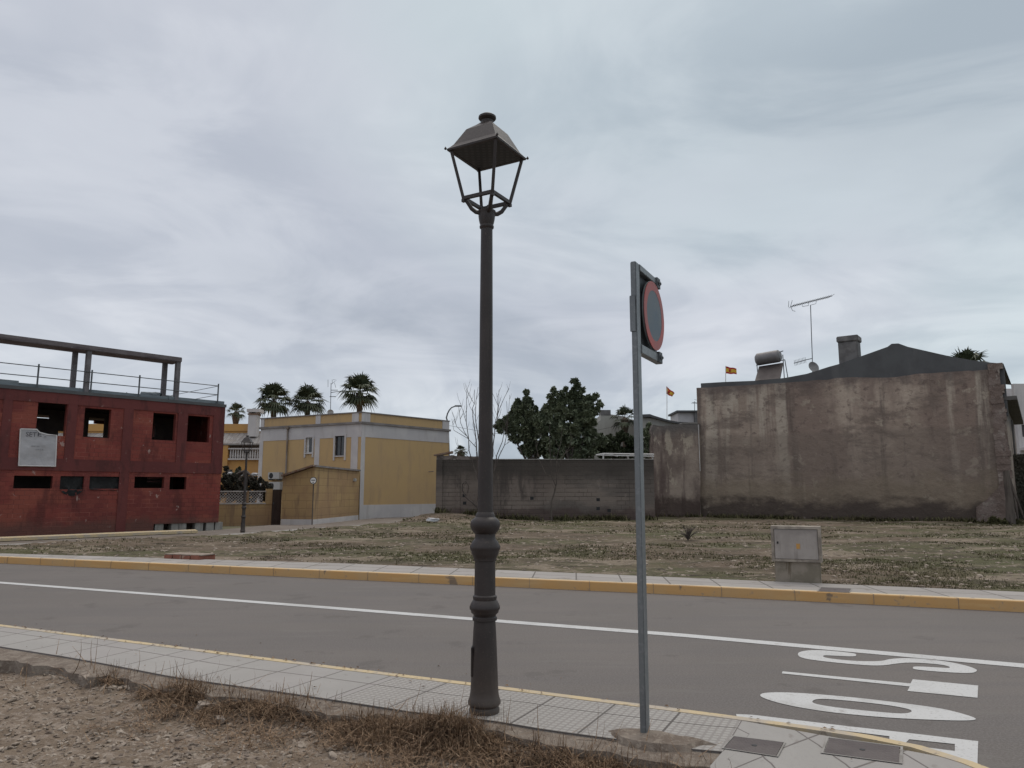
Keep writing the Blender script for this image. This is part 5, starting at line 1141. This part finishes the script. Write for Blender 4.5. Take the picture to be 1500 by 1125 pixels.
# ---------------------------------------------------------------- grey block wall
YW = 42.4; xa, xb = AT(639, 700, YW).x, AT(958, 700, YW).x; xs = AT(704, 668, YW).x
gw_ = thing('block_wall', 'long dark grey block wall with mossy top across the back of the lot', 'wall', (xa, YW, 0))
z1 = AT(800, 673.5, YW).z; z2 = AT(650, 666.5, YW).z
MB().box(0, xb-xa, 0, .25, -.4, z1).build('wall', M['blockwall'], gw_)
mb = MB(); n = 40
for i in range(n):
    x0_ = (xs-xa)*i/n; x1_ = (xs-xa)*(i+1)/n; h = z2+.07*noise.noise(Vector((x0_*3, 1, 0)))-.10*i/n; mb.box(x0_, x1_+.0, .0-.02, .30, z1, h)
mb.build('raised_end', M['moss_cap'], gw_)
mb = MB(); mb.add([(-.15, -.12, z2+.02), (.9, -.12, z2+.22), (.9, .5, z2+.22), (-.15, .5, z2+.02), (-.15, -.12, z2-.05), (.9, -.12, z2+.1), (.9, .5, z2+.1), (-.15, .5, z2-.05)], [(0, 1, 2, 3), (4, 5, 6, 7), (0, 1, 5, 4), (1, 2, 6, 5), (2, 3, 7, 6), (3, 0, 4, 7)]); mb.build('corner_cap', M['tile_edge'], gw_)
MB().box(xs-xa, xb-xa, -.04, .29, z1, z1+.05).build('coping', M['concrete'], gw_)
mb = MB()
for x, y in ((680, 726), (680.5, 737), (779, 730), (876, 732), (876, 745), (892, 748)): q = AT(x, y, YW); mb.box(q.x-xa-.09, q.x-xa+.10, -.006, .02, q.z-.08, q.z+.09)
mb.build('block_gap_shade', M['black'], gw_)  # flat black plates paint the shade inside gaps of missing blocks
mb = MB(); q0, q1 = AT(654, 730, YW), AT(640, 730, YW); mb.box(0, .35, -.10, 0, -.3, z1).box(1.1, 1.35, -.05, 0, -.3, z1*.78); mb.build('buttress', M['blockwall'], gw_)
cpf = thing('carport_frame', 'white pipe carport frame just above the grey wall by the sign post', 'carport frame', AT(915, 668, 45.5))
b = cpf.location.copy(); mb = MB()
for p0, p1 in (((884, 664.5), (958, 665.5)), ((873, 666.5), (958, 668.5)), ((884, 664.5), (883, 676)), ((873, 666.5), (884, 664.5)), ((890, 665), (905, 668.2)), ((918, 668.4), (930, 665.3))): mb.tube([AT(*p0, 45.5)-b, AT(*p1, 45.5)-b], .04, 6)
mb.build('pipe_frame', M['white_metal'], cpf)
mb = MB()
for x in (884, 920, 956): q = AT(x, 667, 45.6)-b; mb.tube([q, (q.x, .1, -b.z)], .04, 6)
mb.build('upright', M['white_metal'], cpf)

# ---------------------------------------------------------------- old house with the tall blank wall
WA, WB = G(1027, 760.5, 0), G(1432, 769, 0); FM = Fac(WA, WB); FH = FM
ho = thing('old_house', 'old house with a tall blank stained plaster wall and grey gable roof', 'house', (WA.x, WA.y, 0), FM.ang)
ue_ = FM.uv(1458, 650)[0]; up_ = FM.uv(1477, 650)[0]
top = [(1027, 568), (1080, 565), (1150, 560.5), (1210, 556), (1240, 552.5), (1300, 553.5), (1320, 551), (1345, 547.5), (1410, 543.5), (1458.5, 541)]
tp_ = [FM.uv(*q) for q in top]; fine = []
for (a, za), (b_, zb_) in zip(tp_, tp_[1:]):
    for i in range(6): t_ = i/6; u = a+(b_-a)*t_; fine.append((u, za+(zb_-za)*t_+.05*noise.fractal(Vector((u*2.2, 5, 0)), 1, 2, 3)))
fine.append(tp_[-1]); fine[0] = (0, fine[0][1])
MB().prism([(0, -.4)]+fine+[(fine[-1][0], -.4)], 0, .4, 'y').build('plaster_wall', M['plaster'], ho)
out = [(1026.5, 561.5), (1060, 559.5), (1112, 557.5), (1150, 553.5), (1182, 547.5), (1215, 537), (1228, 533.5), (1258, 523), (1300, 508), (1306, 503.5), (1316, 503), (1330, 508), (1385, 520.5), (1420, 527), (1450, 531), (1470, 532.5)]
gp = [FM.uv(x, y, .12) for x, y in out]
zlow = 5.5
gb = MB().prism([(gp[0][0], zlow)]+gp+[(gp[-1][0], zlow)], .12, .45, 'y').build('gable', M['gable'], ho)
mb = MB(); vs = []
for (a, z) in gp: mb.v += [(a, .45, z-.015), (a, 9.5, z-.015)]
for i in range(len(gp)-1): a = i*2; mb.f.append((a, a+2, a+3, a+1))
mb.box(0.02, up_, 9., 9.4, -.3, 6); rf = mb.build('roof', M['gable_roof'], ho)
a, b_ = FM.uv(1228.5, 520, .5)[0], FM.uv(1257, 520, .5)[0]; zc0, zc1 = FM.uv(1240, 545, .5)[1], FM.uv(1240, 500.5, .5)[1]; zc2 = FM.uv(1240, 492, .5)[1]
MB().box(a, b_, .46, 1.4, zc0-1, zc1).box(a-.06, b_+.07, .40, 1.46, zc1, zc2).build('chimney', M['chimney'], rf, bevel=.04)
# exposed masonry pier at the right end, wall base rubble
mb = MB(); zp_ = FM.uv(1467, 531.5)[1]; rr = random.Random(4); z = -.4; 
while z < zp_:
    h = rr.uniform(.18, .42); mb.box(ue_-.02+rr.uniform(-.03, .03), up_+rr.uniform(-.10, .08), -.06+rr.uniform(-.03, .03), .5, z, min(z+h, zp_)); z += h
mb.build('masonry_pier', M['rubble_stone'], ho)
mb = MB(); a = FM.uv(1430, 760)[0]; zq = FM.uv(1445, 733)[1]
mb.prism([(a, -.4), (a+.05, .9), (a+.5, zq), (ue_+.2, zq+.9), (ue_+.25, -.4)], -.16, -.02, 'y'); mb.build('rubble_base', M['rubble_stone'], ho)
PR = FM.A+FM.u*up_; P2 = Vector((AT(1493, 700, 52).x, 52)); FSd = Fac(PR, P2)
sw = pb(MB().box(0, FSd.len, 0, .3, -.4, 6.3), 'street_wall', M['plaster_wing'], ho, FSd)
SWM = __import__('mathutils').Matrix.Rotation(-FM.ang, 4, 'Z') @ __import__('mathutils').Matrix.Translation((PR.x-WA.x, PR.y-WA.y, 0)) @ __import__('mathutils').Matrix.Rotation(FSd.ang, 4, 'Z'); sw.matrix_local = SWM
o = MB().box(.1, FSd.len, -.55, .3, 6.3, 6.5).build('eaves', M['gable_roof'], ho); o.matrix_local = SWM
# lower wing on the left
WL, WR = G(957, 761, 0), G(1026.5, 760.7, 0); FW = Fac(WL, WR)
wg = thing('old_wing_wall', 'lower flaking plaster wall joining the tall old house on its left', 'wall', (WL.x, WL.y, 0), FW.ang)
tw_ = [FW.uv(*q) for q in ((957, 622), (965, 623.5), (972, 624), (985, 622), (1000, 621), (1026, 620.5))]
le = []; z = -.3
while z < tw_[0][1]-.2: le.append((.10*noise.noise(Vector((z*1.4, 3, 0)))+.05*noise.noise(Vector((z*6, 3, 0))), z)); z += .2
MB().prism(le+tw_+[(FW.len-.01, -.3)], .03, .55, 'y').build('plaster_wall', M['plaster_wing'], wg)
MB().box(FW.len-.6, FW.len, -.0, .6, tw_[-1][1]+.0, tw_[-1][1]+.07).box(FW.uv(1000, 620)[0], FW.len-.6, -.0, .6, tw_[-1][1]-.01, tw_[-1][1]+.05).build('coping', M['concrete'], wg)
a, zt0 = FW.uv(1022.5, 622); MB().tube([(a, -.03, zt0), (a+.02, -.03, FW.uv(1022, 690)[1])], .022, 6).build('thin_pipe', M['white_metal'], wg)

def on_main(x, y, off): u, z = FM.uv(x, y, off); p = FM.A+FM.u*u+FM.n*off; return Vector((p.x, p.y, z))
# solar water heater
hb = on_main(1130, 556, 1.6); t = thing('solar_water_heater', 'grey solar water heater with a cylindrical tank on the old house roof', 'solar water heater', hb, FM.ang-R(2))
YH = hb.y; sc = hb.y/1100
def hl(x, y): return ((x-1130)*sc*1.02, (556-y)*sc)
a, c_ = hl(1109, 525)[0], hl(1145, 525)[0]; zc = hl(0, 524)[1]; rr_ = 9.2*sc
pts = [(a-.02, 0), (a, rr_*.7), (a+.12, rr_), (c_-.12, rr_), (c_, rr_*.7), (c_+.02, 0)]
mb = MB(); mb.tube([(p_[0], 0, zc+.06*(p_[0]-a)) for p_ in pts], [max(p_[1], .01) for p_ in pts], 20); mb.build('tank', M['alu'], t, smooth=True)
x0_, x1_ = hl(1112, 0)[0], hl(1150, 0)[0]; zt1, zb1_ = hl(0, 534)[1], hl(0, 557)[1]
mb = MB(); mb.add([(x0_, .1, zt1), (x1_-.12, .1, zt1+.08), (x1_, -1.1, zb1_-.1), (x0_+.12, -1.1, zb1_-.1), (x0_, .18, zt1-.02), (x1_-.12, .18, zt1+.06), (x1_, -1.02, zb1_-.2), (x0_+.12, -1.02, zb1_-.2)], [(0, 1, 2, 3), (4, 5, 6, 7), (0, 1, 5, 4), (1, 2, 6, 5), (2, 3, 7, 6), (3, 0, 4, 7)]); mb.build('collector_panel', M['tankpanel'], t)
mb = MB()
for q in ((1108.5, 530, 1110, 560), (1147, 520, 1147.5, 560), (1149.5, 528, 1153, 560)): a0, b0_ = hl(q[0], q[1]), hl(q[2], q[3]); mb.tube([(a0[0], .15, a0[1]), (b0_[0], .15, b0_[1])], .028, 5)
mb.tube([(hl(1108, 531)[0], .12, hl(0, 532)[1]), (hl(1150, 528)[0], .12, hl(0, 528)[1])], .028, 5); mb.tube([(hl(1145, 516)[0], 0, hl(0, 516)[1]), (hl(1149, 515)[0], 0, hl(0, 515)[1])], .03, 5)
mb.build('stand', M['galv_dark'], t)
Yd = on_main(1188, 545, 1.4).y
aerial('tall tv aerial with a long tilted boom on the old house roof', [(1190.5, 548), (1189.8, 520), (1188.5, 485), (1187.3, 447)], [((1158, 449), (1219, 433.5), 16, 0.), ((1163, 532), (1181, 527), 9, .18), ((1181, 527), (1190, 525), 0, 0)], Yd,
       [((1158, 449), (1160.5, 440)), ((1158, 449), (1161, 455), (1165, 456)), ((1155.5, 441), (1155, 450)), ((1175, 446), (1175.5, 449), (1184.5, 447.5), (1184.5, 443)), ((1187, 447), (1195, 445), (1196, 441))], dishp=(1189, 539.5, 8.4))
# flags
def flag(x, yb, yt, pts, Y, label, i):
    p = AT(x, yb, Y); t = thing('flag', label, 'flag', (p.x, Y, 0), 0, 'flags on poles behind the roofs'); zt0 = AT(x, yt, Y).z
    xt = AT(x, yt, Y).x-p.x
    MB().tube([(0, 0, 0), (0, 0, p.z), (xt, 0, zt0)], .03, 6).build('pole', M['white_metal'], t)
    q = [AT(*a, Y)-Vector((p.x, Y, 0)) for a in pts]; fl = []
    for k, (v0, v1, m) in enumerate(((0, .25, 'flag_red'), (.25, .75, 'flag_yellow'), (.75, 1, 'flag_red'))):
        mb = MB(); n = 12
        for j in range(n+1):
            s_ = j/n; wv = .10*sin(s_*7+i*2)
            for v in (v0, v1):
                a_ = q[0].lerp(q[1], s_); b_2 = q[3].lerp(q[2], s_); r3 = a_.lerp(b_2, v); mb.v.append((r3.x, wv*s_*1.3, r3.z+.03*sin(s_*9+i)))
            if j: b3 = j*2; mb.f.append((b3-2, b3, b3+1, b3-1))
        o = mb.build('stripe', M[m], t)
    MB().lathe([(.03, -.13), (.11, -.05), (.11, .06), (.05, .13)], (0, 0, 0), 8).build('crest', M['flag_red'], t).location = (q[0].lerp(q[1], .35)*.5+q[3].lerp(q[2], .35)*.5)+Vector((0, -.02, 0))
flag(977, 614, 566, [(976, 566), (988.5, 576), (984.5, 581.5), (976, 577)], 72, 'small red and yellow flag drooping on the taller pole left of the old house', 0)
flag(1063, 562, 536, [(1063.5, 537), (1079, 539.5), (1079.5, 548), (1063.5, 547.5)], 66, 'small red and yellow flag flying above the left corner of the old house', 1)
# house with gable behind the shrubs
Yg = 60.; gp0 = AT(862, 700, Yg); t = thing('beige_house', 'pale grey beige house with a sloping gable behind the shrubs', 'house', (gp0.x, Yg, 0))
def lp(x, y): q = AT(x, y, Yg); return (q.x-gp0.x, q.z)
MB().prism([(0, 0), lp(862, 627), lp(868, 622.5), lp(879.5, 616), (lp(880, 616)[0], lp(880, 607.5)[1]), lp(895, 607), lp(912, 609.5), lp(930, 616), lp(948, 624), (lp(948, 624)[0], 0)], 0, 6, 'y').build('gable_wall', M['grey_render'], t)
a, b_ = lp(880, 607.5), lp(894.5, 600.5); MB().box(a[0], b_[0], -.02, 1.2, a[1]-.05, b_[1]).build('chimney', M['chimney'], t)
Yg = 57.; gp0 = AT(941, 700, Yg); t = thing('low_house', 'low pale house with a shallow grey roof between the sign post and the old wall', 'house', (gp0.x, Yg, 0))
a = lp(941, 625); MB().prism([(0, 0), lp(941, 611), lp(958, 613), lp(976, 617), lp(992, 620), lp(1028, 620.5), (lp(1028, 700)[0], 0)], 0, 6, 'y').build('wall', M['grey_render'], t)
mb = MB(); r0 = [lp(x, y) for x, y in ((940, 607.5), (951, 607), (958, 609.5), (976, 615), (992, 618.3), (1029, 619.5))]; r1 = [lp(x, y) for x, y in ((1029, 621.5), (992, 621), (976, 618), (958, 613), (951, 611), (940, 611.5))]
mb.prism(r0+r1, -.25, 6.2, 'y'); mb.build('roof', M['gable'], t)
Yg = 63.; gp0 = AT(996, 700, Yg); t = thing('roof_hut', 'small white roof hut with a flat slab roof left of the old house', 'hut', (gp0.x, Yg, 0))
a = lp(997, 700); b_ = lp(1030, 604.5); MB().box(0, b_[0], 0, 3, 0, b_[1]).build('wall', M['white_render'], t); c_ = lp(990, 604.5); MB().box(c_[0], b_[0], -.4, 3.2, b_[1], lp(0, 601.8)[1]).build('slab_roof', M['gable'], t)
d_ = lp(1016, 600); MB().box(d_[0], lp(1022, 600)[0], -.3, -.0, 0, b_[1]).build('column', M['chimney'], t)
aerial('small aerial on the white roof hut', [(1017.5, 602), (1017.5, 588)], [((1013.5, 590), (1023, 590.5), 4, .0)], 62.5, [((1017, 585), (1022, 586.5)), ((1023, 587), (1023, 592))])
# far right: white houses, tower, green wall
Yg = 62.; gp0 = AT(1488, 600, Yg); t = thing('white_house', 'sliver of a white house at the right edge beyond the old house', 'house', (gp0.x, Yg, 0))
w0 = [ (lp(1494, 600)[0], lp(1545, 600)[0], lp(0, 640)[1], lp(0, 622)[1]), ]
MB().wall(lp(1488, 600)[0], lp(1560, 600)[0], 0, lp(0, 562)[1], 0, .3, w0).box(lp(1488, 600)[0], lp(1560, 600)[0], 3, 3.3, 0, lp(0, 562)[1]).build('wall', M['white_render'], t)
MB().box(lp(1494, 600)[0], lp(1545, 600)[0], .1, .15, w0[0][2], w0[0][3]).build('window', M['shutter'], t)
MB().box(lp(1488, 600)[0], lp(1560, 600)[0], -.8, 0, lp(0, 660)[1], lp(0, 656)[1]).build('balcony_slab', M['white_render'], t)
Yg = 80.; gp0 = AT(1496.5, 500, 83.2); t = thing('church_tower', 'edge of a slim white church tower with a finial at the right margin', 'tower', (gp0.x, Yg, 0))
w_ = lp(1540, 500)[0]
MB().box(0, w_, 0, w_, 0, lp(0, 512)[1]).build('tower_body', M['white_render'], t); MB().box(.25, w_-.25, .2, w_-.2, lp(0, 512)[1], lp(0, 476)[1]).build('belfry', M['white_render'], t)
MB().box(-.15, w_+.15, -.15, w_+.15, lp(0, 476)[1], lp(0, 473)[1]).box(-.1, w_+.1, -.1, w_+.1, lp(0, 486)[1], lp(0, 484.5)[1]).build('cornice', M['cornice'], t)
MB().lathe([(.22, 0), (.12, .3), (.28, .6), (.24, .85), (.06, 1.05)], (.18, .2, lp(0, 473)[1]), 12).build('pinnacle', M['cornice'], t, smooth=True)
p = AT(1482, 768, 43.5); t = thing('ivy_wall', 'dark green ivy covered wall at the right edge of the lot', 'wall', (p.x, 43.5, 0))
a = AT(1560, 700, 43.5).x-p.x; zt0 = AT(1490, 667, 43.5).z; MB().box(.1, a, 0, .3, -.3, zt0).build('wall', M['blockwall'], t)
vs, fs = [], []
for _ in range(9000):
    q = Vector((rl.uniform(.05, a), rl.uniform(-.22, .0), rl.uniform(0, zt0+.05))); u = Vector((rl.gauss(0, 1), rl.gauss(0, .5), rl.gauss(0, 1))).normalized(); v = u.cross(Vector((rl.gauss(0, .4), 1, rl.gauss(0, .4)))).normalized(); s = rl.uniform(.05, .11); n = len(vs)
    vs += [q-u*s, q+v*s*.5, q+u*s, q-v*s*.5]; fs.append((n, n+1, n+2, n+3))
leaf_obj('ivy', (vs, fs), M['hedge'], t)
# weeds at the foot of the walls
def footweeds(label, x0, x1, Y, dz, n, h, m, seed):
    rp = random.Random(seed); vs, fs = [], []
    for _ in range(n):
        x = rp.uniform(x0, x1); k = noise.noise(Vector((x*.8, seed, 0)))+.35
        if rp.random() > k: continue
        y = Y(x)-abs(rp.gauss(0, .35))-.05; z = lot_z(x, y); blade(vs, fs, (x, y, z-.02), rp.uniform(0, 6.3), h*rp.uniform(.4, 1.3), .035, rp.uniform(.1, 1), rp.uniform(0, .5), 3)
    o = fast('wall_foot_weeds', vs, fs, M[m]); tag(o, label, 'weeds', kind='stuff')
footweeds('dark weeds along the foot of the grey block wall', xa, xb, lambda x: YW, 0, 5000, .35, 'weed', 3)
footweeds('dark weeds along the foot of the old plaster wall', WL.x, WB.x+1.5, lambda x: WA.y+(WB.y-WA.y)*max(0, (x-WA.x))/(WB.x-WA.x), 0, 7000, .28, 'weed', 6)
tree('garden_shrub', 'low dark scrub at the right end of the lot by the masonry pier', 'shrub', [(1452, 765, 6), (1466, 768, 7), (1480, 770, 8), (1494, 772, 8), (1506, 776, 8), (1470, 776, 6), (1490, 782, 6)], 37, 9000, .12, M['weed'], 1480, limbs=3)
p = G(1008, 792, .15); t = thing('twig_bush', 'small dry twiggy bush alone in the lot left of the utility cabinet', 'bush', (p.x, p.y, lot_z(p.x, p.y)))
mb = MB()
for i in range(46): a = rl.uniform(0, 6.3); h = rl.uniform(.2, .5); l_ = rl.uniform(.1, .38); mb.tube([(0, 0, 0), (cos(a)*l_*.4, sin(a)*l_*.4, h*.6), (cos(a)*l_, sin(a)*l_, h)], [.012, .008, .004], 4)
mb.build('twigs', M['twig'], t)
